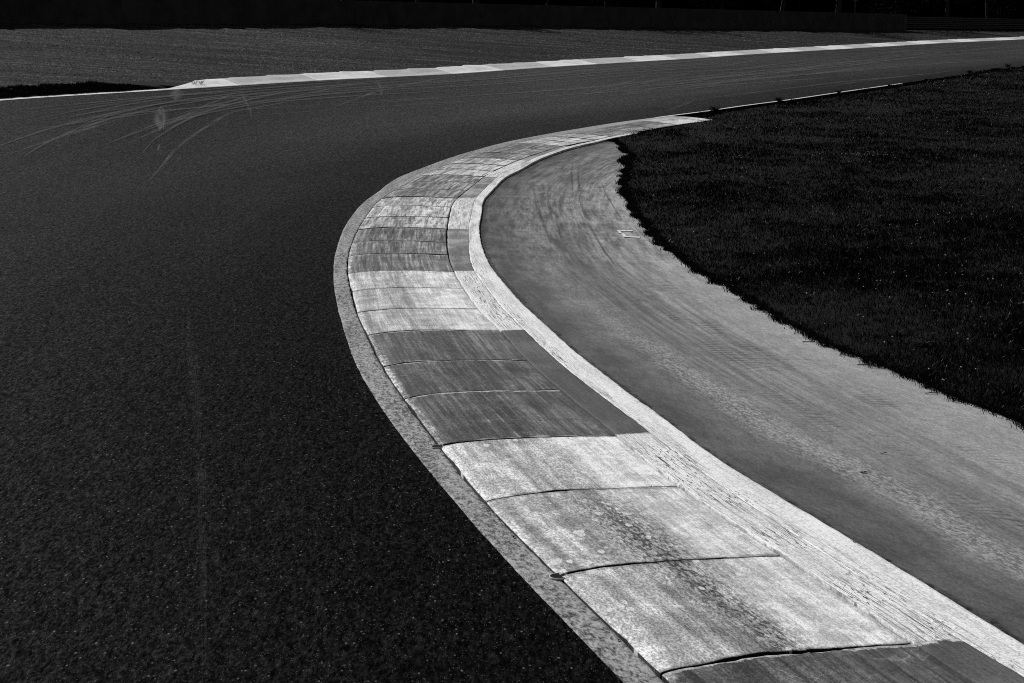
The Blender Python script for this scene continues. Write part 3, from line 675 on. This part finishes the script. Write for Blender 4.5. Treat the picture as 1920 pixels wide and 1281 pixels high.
# marks on the paved run-off (path top is T-.022)
ribbons('path_crack', [([(1300,668),(1400,670),(1500,670),(1560,671),(1625,677)], .022, .022), ([(1110,437),(1160,441),(1230,444)], .03, .03)], m_mark('crack_dirt', .02, .9, (2, 3), .2, .4), -.016)
ribbons('path_tyre_marks', [([(1088,290),(1083,330),(1088,375),(1103,420),(1130,465),(1170,520)], .10, .10), ([(1075,290),(1071,330),(1074,370)], .08, .08),
    ([(1125,335),(1140,370),(1165,410),(1200,440)], .07, .06), ([(1030,340),(1028,380),(1040,430)], .12, .1), ([(1000,350),(1010,400),(1035,460)], .15, .1)], m_mark('dark_tyre_mark', .05, .55, (1, 6), .3, .6), -.014)
def poly_mark(name, quads, mat, z):
    V = []; Fc = []; 
    for i, q in enumerate(quads):
        h = hits(q); V.append(np.column_stack([h, T(h[:, 0], h[:, 1]) + z + .001 * i])); Fc.append(np.arange(4)[None] + 4 * i)
    o = mesh(name, np.vstack(V), np.vstack(Fc), mat, None, np.vstack([[0, 0], [1, 0], [1, 1], [0, 1]] * len(quads)), False); fix_up(o); return tag(o, kind='structure')
poly_mark('survey_mark', [[(1157,430.5),(1186,430.5),(1186,432.5),(1157,432.5)], [(1157,431),(1162,431),(1166,436),(1161,436)], [(1165,436.5),(1170,436.5),(1175,443),(1169,443)], [(1169,441.5),(1200,443),(1200,445),(1169,443.5)]], m_plain('mark_paint', .6), -.012)

# ------------------------------------------------------------------ drain pots in the kerb joints
CAPR = m_plain('drain_rim', .38, .7, .2, .3, 30); CAPD = m_plain('drain_hole', .004, .9, .1, .3, 20, 0)
def lathe(prof, n=28):
    V = []; 
    for r, z in prof:
        a = np.linspace(0, 2 * np.pi, n, endpoint=False); V.append(np.stack([r * np.cos(a), r * np.sin(a), 0 * a + z], 1))
    V = np.vstack(V); Fq = []
    for j in range(len(prof) - 1):
        for i in range(n): Fq.append((j * n + i, j * n + (i + 1) % n, (j + 1) * n + (i + 1) % n, (j + 1) * n + i))
    return V, np.array(Fq)
for k, (pt, r, lab) in enumerate([((1048, 1082), .064, 'round dark drain pot with pale rim, the larger and nearer one beside the gutter'), ((820, 838.5), .055, 'smaller dark round drain pot where the grey slabs end at the gutter')]):
    x, y = hit(*pt); t = empty('drain_pot', (x, y, float(T(x, y)) + .006), lab, 'drain', 'drain pots in the inner kerb')
    V, Fq = lathe([(r * 1.14, -.012), (r * 1.14, .0), (r * 1.08, .004), (r * .99, .003), (r * .98, -.01)]); mesh('rim', V, Fq, CAPR, t)
    V, Fq = lathe([(r * 1.0, .0015), (r * .5, -.001), (.001, -.002)]); mesh('lid', V, Fq, CAPD, t)

# ------------------------------------------------------------------ grass
def blades(name, X, Y, Z, hgt, wid, mat, lean=.5, seed=1):
    r = np.random.default_rng(seed); n = len(X); a = r.uniform(0, 2 * np.pi, n); b = r.uniform(0, 2 * np.pi, n)
    ln = hgt * lean * r.uniform(.1, 1.2, n)
    wx, wy = np.cos(a) * wid / 2, np.sin(a) * wid / 2; lx, ly = np.cos(b) * ln, np.sin(b) * ln
    v0 = np.stack([X - wx, Y - wy, Z - .01], 1); v1 = np.stack([X + wx, Y + wy, Z - .01], 1)
    v2 = np.stack([X + lx * .4 + wx * .7, Y + ly * .4 + wy * .7, Z + hgt * .6], 1); v3 = np.stack([X + lx * .4 - wx * .7, Y + ly * .4 - wy * .7, Z + hgt * .6], 1)
    v4 = np.stack([X + lx, Y + ly, Z + hgt * (1 - .2 * r.random(n))], 1)
    V = np.stack([v0, v1, v2, v3, v4], 1).reshape(-1, 3); i = np.arange(n)[:, None] * 5
    Fq = np.concatenate([i + [0, 1, 2], i + [0, 2, 3], i + [3, 2, 4]], 1).reshape(-1, 3)
    uu = np.repeat(r.random(n), 5); return mesh(name, V, Fq, mat, None, np.stack([uu, np.tile([0, 0, .6, .6, 1], n)], 1), False)
def fbm2(X, Y, per, seed):
    return .6 * vn2(X, Y, per * 2, seed) + .5 * vn2(X, Y, per / 2, seed + 1) + .4 * vn2(X, Y, per / 5, seed + 2)
GRASS = m_grass('grass_blades', .0022, .0042, .6, .955); VERGE = m_leaf('verge_blades', .004, .014, .04, .9)
n = 680000
D = np.exp(rng.uniform(math.log(15), math.log(125), n)); a_ = rng.uniform(.03, .40, n); X = a_ * D; Y = D
m = inside(X, Y, poly); X, Y, D = X[m], Y[m], D[m]
cl = fbm2(X, Y, 1.2, 40); dd = polydist(X, Y, edge[::3])
keep = rng.random(len(X)) < np.clip(.75 + .5 * cl, .2, 1); X, Y, D, cl, dd = X[keep], Y[keep], D[keep], cl[keep], dd[keep]
hg = (.035 + .035 * rng.random(len(X)) + .05 * np.clip(cl, 0, 1)) * (1 + .5 * (rng.random(len(X)) > .96))
wd_ = np.clip(D * .00028, .005, .025) * rng.uniform(.7, 1.5, len(X))
g1 = blades('grass', X, Y, T(X, Y) + mound(X, Y), hg, wd_, GRASS, 1.3, 3); tag(g1, 'short very dark grass covering the whole infield', 'grass', kind='stuff')
# tufts hanging over the edges of the paving and the kerb
ed = resample(np.vstack([Rc[::-1], fars[:300]]), step=.02); ed = ed[(ed[:, 1] > 14) & (ed[:, 1] < 112)]
idx = rng.integers(0, len(ed), 70000); p0 = ed[idx]; cn = vnoise(idx * .02, 71, .35) + .6 * vnoise(idx * .02, 72, 1.1)
lump = np.clip(cn + .5 * vnoise(idx * .02, 73, .12), -.3, 1.5)
r_ = rng.normal(0, .05, len(idx)) - .15 * lump * rng.random(len(idx)) ** .7 * (1 + 1.6 * smooth(p0[:, 1], 45, 65))
tt = np.gradient(ed, axis=0)[idx]; tt /= np.linalg.norm(tt, axis=1)[:, None]; nn = np.stack([-tt[:, 1], tt[:, 0]], 1)   # left of the walk
side = -1.0
X = p0[:, 0] + nn[:, 0] * r_ * side; Y = p0[:, 1] + nn[:, 1] * r_ * side
kp = (r_ < .16)
X, Y = X[kp], Y[kp]; hg = rng.uniform(.015, .055, len(X)) * (1 + .8 * np.clip(cn[kp], 0, 1)); wd_ = np.clip(Y * .0003, .006, .022) * rng.uniform(.7, 1.6, len(X))
g2 = blades('grass', X, Y, T(X, Y) - .01, hg, wd_, VERGE, 1.4, 5); tag(g2, 'ragged fringe of dark grass tufts along the edge of the paved run-off and inner kerb', 'grass', kind='stuff')
# rough grass between the edge line and the gravel, left of the outer kerb
vs = oband('verge_soil', proO(Of[0]) - 4, sK + 1.5, 0.36, 2.2, SOIL, .006, .02); tag(vs, kind='structure')
sg = rng.uniform(proO(Of[0]) - 4, sK + 2.4, 26000); lg = .40 + rng.random(26000) ** 1.5 * (2.2 * smooth(sg, sK + 2.6, sK - 3) + .1) ; X, Y = OW(sg, lg)
sh = smooth(sg, sK + 1.6, sK - 1.5)
g3 = blades('grass', X, Y, T(X, Y) - .01 + .05 * sh, rng.uniform(.04, .17, len(X)) * (.3 + .7 * sh) * (.6 + .5 * vnoise(sg, 33, 1.5) + .4 * vnoise(sg, 34, .4)), np.full(len(X), .028), VERGE, 1.2, 6); tag(g3, 'rough dark grass verge between the far edge line and the gravel', 'grass', kind='stuff')
# tufts growing over the far kerb front
# little white flowers in the infield grass
FLW = m_plain('flower_petals', .55, .6, .2, .3, 30, 0)
pts = []
def cluster(u, v, ru, rv, n):
    for _ in range(n): pts.append((u + rnd.gauss(0, ru), v + rnd.gauss(0, rv)))
cluster(1610, 305, 30, 1.8, 70); cluster(1385, 313, 12, 2, 14); cluster(1840, 160, 8, 3, 16); cluster(1745, 158, 22, 6, 40); cluster(1810, 136, 22, 4, 30); cluster(1885, 128, 14, 2, 20)
for _ in range(420): pts.append((rnd.uniform(1230, 1920), rnd.uniform(160, 760)))
V = []; Fc = []
for u, v in pts:
    try: x, y = hit(u, v)
    except ValueError: continue
    if not inside(np.array([x]), np.array([y]), poly)[0]: continue
    z = float(T(x, y) + mound(np.array([x]), np.array([y]))[0]) + rnd.uniform(.09, .14); r = rnd.uniform(.006, .013) * max(1, y / 45)
    i0 = len(V); m_ = 6
    tl = rnd.uniform(-.6, .6)
    for j in range(m_):
        an = 2 * math.pi * j / m_; V.append((x + r * math.cos(an), y + r * math.sin(an) * .8, z + r * .6 * math.sin(an) * (1 if tl > 0 else -1)))
    V.append((x, y, z + .003)); 
    for j in range(m_): Fc.append((i0 + j, i0 + (j + 1) % m_, i0 + m_))
o = mesh('flowers', V, Fc, FLW, None, None, False); tag(o, 'tiny pale flowers scattered through the infield grass', 'flowers', kind='stuff')

# ------------------------------------------------------------------ weeds
WEED = m_leaf('weed_leaves', .008, .02, .05, .9)
def weed(loc, nl, ln, wl, up, label, name='weed', grp='broad weeds on the infield', mat=WEED):
    t = empty(name, loc, label, 'weed', grp)
    V = []; Fc = []; UV = []
    for i in range(nl):
        a = 2 * math.pi * i / nl + rnd.uniform(-.3, .3); L = ln * rnd.uniform(.6, 1.1); u_ = rnd.uniform(up[0], up[1]); b = len(V); uu = rnd.random()
        for j, (f, w) in enumerate([(0, .15), (.3, .8), (.6, 1), (.85, .6), (1, .03)]):
            rr = L * f * math.cos(u_ * (1 - .5 * f)); zz = L * math.sin(u_) * (f - .55 * f * f * (1 - up[0])) 
            cx, cy = rr * math.cos(a), rr * math.sin(a); px, py = -math.sin(a) * wl * w / 2, math.cos(a) * wl * w / 2
            V += [(cx - px, cy - py, zz), (cx, cy, zz - wl * w * .15), (cx + px, cy + py, zz)]; UV += [(uu, f)] * 3
        for j in range(4):
            for q in range(2): Fc.append((b + j * 3 + q, b + j * 3 + q + 1, b + j * 3 + q + 4, b + j * 3 + q + 3))
    mesh('leaves', V, Fc, mat, t, UV, True)
    k_ = min(1, ln / .15); st, sf = lathe([(.012 * k_, -.03), (.010 * k_, .03 * k_), (.004 * k_, .07 * k_)], 8); mesh('stem', st, sf, mat, t)
    return t
def gp(u, v): x, y = hit(u, v); return (x, y, float(T(x, y) + mound(np.array([x]), np.array([y]))[0]) + .02)
LF = m_leaf('pale_weed_leaves', .02, .05, .12, .85)
weed(gp(1732, 652), 10, .17, .04, (.3, 1.1), 'pale broad-leaved weed rosette in the dark grass near the paving, right of two', mat=LF)
weed(gp(1681, 632), 8, .15, .025, (.3, 1.2), 'pale narrow-leaved weed rosette left of a broader one in the grass', mat=LF)
for u, v, n_, L, lab in [(1341, 212, 60, .42, 'dark bushy weed where the white kerb meets the grass tip'), (1460, 192, 46, .30, 'low dark weed on the skyline of the grass against the asphalt'), (1573, 176, 24, .30, 'small dark weed tuft beside the thin white edge line'), (1818, 139, 40, .36, 'dark weed tuft on the far right rim of the infield'), (1890, 127, 40, .36, 'dark weed tuft nearest the right end of the infield rim')]:
    x, y = hit(u, v); weed((x, y, float(T(x, y)) + .0), n_, L, .035, (.5, 1.45), lab, grp='dark weeds along the rim of the infield')
for u, v, ln, lab in [(1063, 1006 + 5, .03, 'tiny grass tuft growing in the crack beside the gutter'), (936, 975, .02, 'tiny dark sprig in the crack between gutter and slab'), (1160, 1201, .022, 'dark sprig in the gutter crack near the bottom of the picture')]:
    if u == 1063: u, v = 963, 1008
    x, y = hit(u, v); weed((x, y, float(T(x, y)) + .0) , 12, ln, .004, (.3, 1.3), lab, grp='sprigs in the gutter crack')
for u, v, lab in [(365, 161, 'wispy grass tuft in front of the pointed end of the outer kerb'), (377, 160.5, 'taller wispy grass tuft on the pointed end of the outer kerb')]:
    x, y = hit(u, v); weed((x, y, float(T(x, y)) + .02), 9, .28, .02, (.8, 1.4), lab, grp='wisps at the outer kerb end')
# bits lying on the paving
TW = m_plain('twig_bark', .02, .9, .1, .3, 30)
def twig(u, v, L, ang, label, k=3, r=.006):
    x, y = hit(u, v); t = empty('twig', (x, y, float(T(x, y)) - .012), label, 'twig', 'twigs on the paved run-off')
    V = []; Fc = []
    def stick(p0, p1, r0, r1):
        p0, p1 = np.array(p0), np.array(p1); d = p1 - p0; d /= np.linalg.norm(d); a = np.cross(d, (0, 0, 1)); a /= np.linalg.norm(a); b = np.cross(d, a); i = len(V)
        for p, rr in ((p0, r0), (p1, r1)):
            for q in range(5): V.append(p + rr * (a * math.cos(q * 1.2566) + b * math.sin(q * 1.2566)))
        for q in range(5): Fc.append((i + q, i + (q + 1) % 5, i + 5 + (q + 1) % 5, i + 5 + q))
    p = np.array([-L / 2 * math.cos(ang), -L / 2 * math.sin(ang), .0]); pr = r
    for j in range(k):
        an = ang + rnd.uniform(-.4, .4); q = p + np.array([L / k * math.cos(an), L / k * math.sin(an), rnd.uniform(-.002, .008)]); stick(p, q, pr, pr * .75)
        if j < k - 1: an2 = an + rnd.choice([-.9, .9]); stick(q, q + np.array([L * .22 * math.cos(an2), L * .22 * math.sin(an2), .012]), pr * .6, pr * .3)
        p = q; pr *= .75
    o = mesh('branch', V, Fc, TW, t)
twig(1527, 639, .30, 0, 'thin forked twig reaching from the grass edge onto the paving'); twig(1555, 648, .16, .1, 'short twig close below a longer one at the grass edge')
twig(1620, 682, .16, 0, 'short twig lying at the end of the long crack in the paving'); twig(1746, 735, .14, .2, 'small dark twig on the paving beside the grass, right of the crack'); 
twig(1620, 883, .06, .1, 'tiny dark twig alone on the pale open paving', 2, .007); twig(1658, 848, .06, 0, 'tiny twig beyond another on the pale open paving', 2, .004)
# clod of moss at the kerb's back edge
MO = m_dirt('moss', .006, .02)
def clod(u, v, L, W_, Hh, ang, label, z=0.0):
    x, y = hit(u, v); n_, m_ = 22, 12; V = []
    for i in range(n_):
        for j in range(m_):
            f = i / (n_ - 1) * 2 - 1; an = math.pi * j / (m_ - 1); r = math.sqrt(max(0, 1 - f * f)) * (1 + .35 * math.sin(i * 2.3 + j * 1.7) * rnd.uniform(.5, 1))
            a_, b_ = f * L / 2, r * W_ / 2 * math.cos(an)
            V.append((a_ * math.cos(ang) - b_ * math.sin(ang), a_ * math.sin(ang) + b_ * math.cos(ang), Hh * r * math.sin(an) * rnd.uniform(.5, 1.2)))
    o = mesh('moss_clump', V, grid_faces(n_, m_), MO, None, None, False); o.location = (x, y, float(T(x, y)) + z); return tag(o, label, 'moss', 'moss clumps along the back of the inner kerb')
clod(1601, 1021, .14, .05, .022, -1.1, 'dark moss clump bulging from the back edge of the white stripe', -.005); clod(1618, 1024, .07, .035, .015, .1, 'flat dark moss clump just off the white stripe on the paving', -.022)
clod(1749, 1109, .05, .03, .012, .2, 'small round moss clump by the back edge of the stripe, nearest the camera', -.005)

# ------------------------------------------------------------------ barrier
BELT = m_plain('black_belt', .03, .8, .12, .3, 1.2, .1); POST = m_plain('dark_steel', .01, .6, .3, .3, 5)
ua, ue = -420, 1683
aa, ae = (ua - 960) / 3350, (ue - 960) / 3350
pa = np.array([aa * Yb(aa), Yb(aa)]); pe = np.array([ae * Yb(ae), Yb(ae)])
Lb = np.linalg.norm(pe - pa); db = (pe - pa) / Lb; nb = np.array([-db[1], db[0]])
bar = empty('tyre_barrier', (float(pa[0] + pe[0]) / 2, float(pa[1] + pe[1]) / 2, 0), 'long low black belt-faced crash barrier closing off the gravel below the trees', 'barrier')
def btop(x, y): return 1.29
npan = int(Lb / 2.6)
for i in range(npan):
    f0, f1 = i / npan, (i + 1) / npan; q0 = pa + db * Lb * f0 + db * .006; q1 = pa + db * Lb * f1 - db * .006
    if q1[0] / q1[1] < -.34: continue
    V = []; sgs = 5
    for j in range(sgs):
        p = q0 + (q1 - q0) * j / (sgs - 1); z0 = float(T(*(p - nb * .1))); hgt = 1.30 
        bow = .012 * math.sin(math.pi * j / (sgs - 1)); sg_ = rnd.uniform(-.002, .002)
        for (o_, zz) in ((-bow, -.25), (-bow - .01, .03), (-bow - .02, hgt - .04), (-bow, hgt + sg_), (.9, hgt + sg_), (.9, -.25)):
            V.append((p[0] + nb[0] * o_, p[1] + nb[1] * o_, z0 + zz))
    mesh('belt_panel', inv(bar, V), grid_faces(sgs, 6), BELT, bar, None, False)
# end post of the barrier
pz = float(T(*pe)); V = []
for dx_ in (0, .35):
    for (o_, zz) in ((-.04, -.2), (-.04, 1.27), (.9, 1.27), (.9, -.2)): p = pe + db * dx_; V.append((p[0] + nb[0] * o_, p[1] + nb[1] * o_, pz + zz))
mesh('end_block', inv(bar, V), [(0, 1, 5, 4), (1, 2, 6, 5), (2, 3, 7, 6), (3, 0, 4, 7), (4, 5, 6, 7), (0, 3, 2, 1)], POST, bar, None, False)
# steel guard rail beyond it
rail = empty('guard_rail', (50, 165, 3), 'dark steel guard rail with a thin bright top edge, right of the black barrier', 'guard rail')
STEEL = m_plain('galvanised_steel', .006, .6, .2, .3, 3); 
g0 = pe + nb * 2.0 - db * 4; g1_ = pe + nb * 14 + db * 60; dg = (g1_ - g0) / np.linalg.norm(g1_ - g0); ng = np.array([-dg[1], dg[0]]); Lg = np.linalg.norm(g1_ - g0)
zg0 = 4 - 20 * g0[1] / 3350; 
def zg(p): return float(T(*p)) 
for zc in (.28, .62, .96):
    prof = [(-.02, -.155), (-.09, -.12), (-.09, -.06), (-.01, -.015), (-.01, .015), (-.09, .06), (-.09, .12), (-.02, .155)]
    V = []; npt = 40
    for i in range(npt):
        p = g0 + dg * Lg * i / (npt - 1)
        for o_, zz in prof: V.append((p[0] + ng[0] * o_, p[1] + ng[1] * o_, zg(p) + zc + zz))
    mesh('rail', inv(rail, V), grid_faces(npt, 8), STEEL, rail)
for i in range(int(Lg / 2)):
    p = g0 + dg * (1 + 2 * i); V = []
    for zz in (-.3, 1.14):
        for o_, w_ in ((.0, -.05), (.0, .05), (.12, .05), (.12, -.05)): V.append((p[0] + ng[0] * o_ + dg[0] * w_, p[1] + ng[1] * o_ + dg[1] * w_, zg(p) + zz))
    mesh('post', inv(rail, V), [(0, 1, 5, 4), (1, 2, 6, 5), (2, 3, 7, 6), (3, 0, 4, 7), (4, 5, 6, 7)], POST, rail, None, False)

# ------------------------------------------------------------------ trees beyond
BARK = m_plain('bark', .03, .95, .1, .5, 3, .6); LEAF = m_leaf('tree_leaves', .004, .016, .06, .9)
def tree(x, y, hgt, r, low, label, sd):
    rr = random.Random(sd); nr = np.random.default_rng(sd)
    z0 = float(T(x, y)) - .15; t = empty('tree', (x, y, z0), label, 'tree', 'trees behind the barrier')
    V = []; Fc = []
    def limb(p0, p1, r0, r1, seg=5):
        i = len(V); p0 = np.array(p0, float); p1 = np.array(p1, float); k = rr.uniform(-.06, .06) * np.linalg.norm(p1 - p0)
        for j in range(seg + 1):
            f = j / seg; c = p0 + (p1 - p0) * f + np.array([k, -k, 0]) * math.sin(math.pi * f); q = r0 + (r1 - r0) * f
            if j == 0: q *= 1.25
            for m_ in range(8): V.append(c + q * np.array([math.cos(m_ * .785), math.sin(m_ * .785), 0]))
        for j in range(seg):
            for m_ in range(8): Fc.append((i + j * 8 + m_, i + j * 8 + (m_ + 1) % 8, i + (j + 1) * 8 + (m_ + 1) % 8, i + (j + 1) * 8 + m_))
    limb((0, 0, 0), (rr.uniform(-.4, .4), rr.uniform(-.4, .4), hgt * .85), r, r * .2, 9)
    tips = []
    for _ in range(16):
        zz = rr.uniform(low, hgt * .8); a = rr.uniform(0, 6.28); L = hgt * .28 * rr.uniform(.6, 1.1); e = (L * math.cos(a), L * math.sin(a), zz + L * rr.uniform(-.15, .5)); limb((0, 0, zz), e, r * .32, .02, 4); tips.append(e)
    mesh('trunk', np.array(V), Fc, BARK, t)
    C_ = []
    for e in tips:
        for _ in range(3): C_.append((e[0] * rr.uniform(.5, 1.15), e[1] * rr.uniform(.5, 1.15), e[2] + rr.uniform(-.6, .7)))
    C_ = np.array(C_); n_ = 5200; ci = C_[nr.integers(0, len(C_), n_)]; P3 = ci + nr.normal(0, 1, (n_, 3)) * np.array([.75, .75, .5])
    P3 = P3[P3[:, 2] > low * .45]; n_ = len(P3); s_ = nr.uniform(.05, .13, n_)[:, None]
    A1 = nr.normal(0, 1, (n_, 3)); A1 /= np.linalg.norm(A1, axis=1)[:, None]; A2 = np.cross(A1, nr.normal(0, 1, (n_, 3))); A2 /= np.linalg.norm(A2, axis=1)[:, None]
    Q = np.stack([P3 - A1 * s_, P3 + A2 * s_ * .6, P3 + A1 * s_, P3 - A2 * s_ * .6], 1).reshape(-1, 3)
    mesh('crown', Q, np.arange(n_ * 4).reshape(-1, 4), LEAF, t, np.stack([np.repeat(nr.random(n_), 4), np.zeros(n_ * 4)], 1), False)
spots = [(-560,16,9,.20,2.5),(-100,14,10,.25,3),(150,18,9,.2,2.5),(420,15,11,.25,3),(640,17,10,.22,1.6),(780,12,9,.16,1.3),(900,19,11,.28,2.6),(1020,13,8,.15,1.5),(1130,10,9,.18,1.2),(1230,21,11,.26,2.8),(1340,14,8,.15,1.6),(1450,11,10,.2,2.6),(1560,16,11,.30,3.0),(1668,12,8,.18,1.2),(1760,30,11,.24,2.4),(1840,26,9,.2,1.3),(1905,34,11,.26,2.8),(1990,28,10,.22,1.5)]
words_ = ['far left end of the barrier, outermost', 'left third of the barrier, before the open stretch', 'left part of the barrier', 'gravel bed\'s deepest point']
for i, (u, back, hh_, r_, low) in enumerate(spots):
    a = (u - 960) / 3350; y = float(Yb(a)) + back; x = a * y
    o_ = i + 1
    pos = ('leftmost tree, ' if i == 0 else 'rightmost tree, ' if i == len(spots) - 1 else f'tree {["","second","third","fourth","fifth","sixth","seventh","eighth","ninth"][i] if i < 9 else ["ninth","eighth","seventh","sixth","fifth","fourth","third","second","first"][i-9]} from the {"left" if i < 9 else "right"}, ')
    tree(x, y, hh_, r_, low, 'dark ' + pos + ('low leafy crown' if low < 2 else 'bare lower trunk') + (' behind the guard rail' if u > 1690 else ' behind the black barrier'), 100 + i)
# the wood behind, which reads as one dark mass
n = 110000; u_ = rng.uniform(-700, 2700, n); a = (u_ - 960) / 3350; Yd = Yb(a) + 40 + rng.uniform(0, 14, n); X = a * Yd
Zt = T(X, Yd) + rng.random(n) ** 1.8 * (10 + 3 * vnoise(X, 5, 5)); s_ = rng.uniform(.25, .55, n)[:, None]
P3 = np.stack([X, Yd, Zt], 1); A1 = rng.normal(0, 1, (n, 3)); A1 /= np.linalg.norm(A1, axis=1)[:, None]; A2 = np.cross(A1, rng.normal(0, 1, (n, 3))); A2 /= np.linalg.norm(A2, axis=1)[:, None]
Q = np.stack([P3 - A1 * s_, P3 + A2 * s_ * .7, P3 + A1 * s_, P3 - A2 * s_ * .7], 1).reshape(-1, 3)
o = mesh('forest', Q, np.arange(n * 4).reshape(-1, 4), m_leaf('forest_leaves', .0015, .004, .008, .9), None, np.stack([np.repeat(rng.random(n), 4), np.zeros(n * 4)], 1), False)
tag(o, 'dark wood filling the top of the picture behind the barrier', 'forest', kind='stuff')
ub2 = np.linspace(-3000, 7000, 60); a2 = (ub2 - 960) / 3350; V = []
for dY, dz in ((50, -1), (60, 5), (72, 13), (95, 20), (140, 24)):
    yy = Yb(a2) + dY; V.append(np.stack([a2 * yy, yy, T(a2 * yy, yy) + dz + .8 * vn2(a2 * 100, yy, 6, 5)], 1))
o = mesh('added_backing', np.stack(V, 1).reshape(-1, 3), grid_faces(60, 5), m_dirt('added_backing_dark', .003, .008)); fix_up(o); tag(o, kind='structure')  # dark bank added behind the wood to block sky in its gaps
# small pale board among the trees
x = (1593 - 960) / 3350 * 158; y = 158.; z0 = float(T(x, y)); t = empty('marshal_board', (x, y, z0), 'small pale square board on a post among the trees', 'sign')
BRD = m_plain('board_face', .10, .6, .3, .3, 4)
V = [(sx * .17, sy * .015, z_) for sx, sy in ((-1, -1), (1, -1), (1, 1), (-1, 1)) for z_ in (2.36, 2.75)]
bx = [(0, 2, 3, 1), (2, 4, 5, 3), (4, 6, 7, 5), (6, 0, 1, 7), (1, 3, 5, 7), (0, 6, 4, 2)]
mesh('board', V, bx, BRD, t, None, False); V = [(sx * .03, .05 + sy * .03, z_) for sx, sy in ((-1, -1), (1, -1), (1, 1), (-1, 1)) for z_ in (-.3, 2.7)]; mesh('post', V, bx, POST, t, None, False)
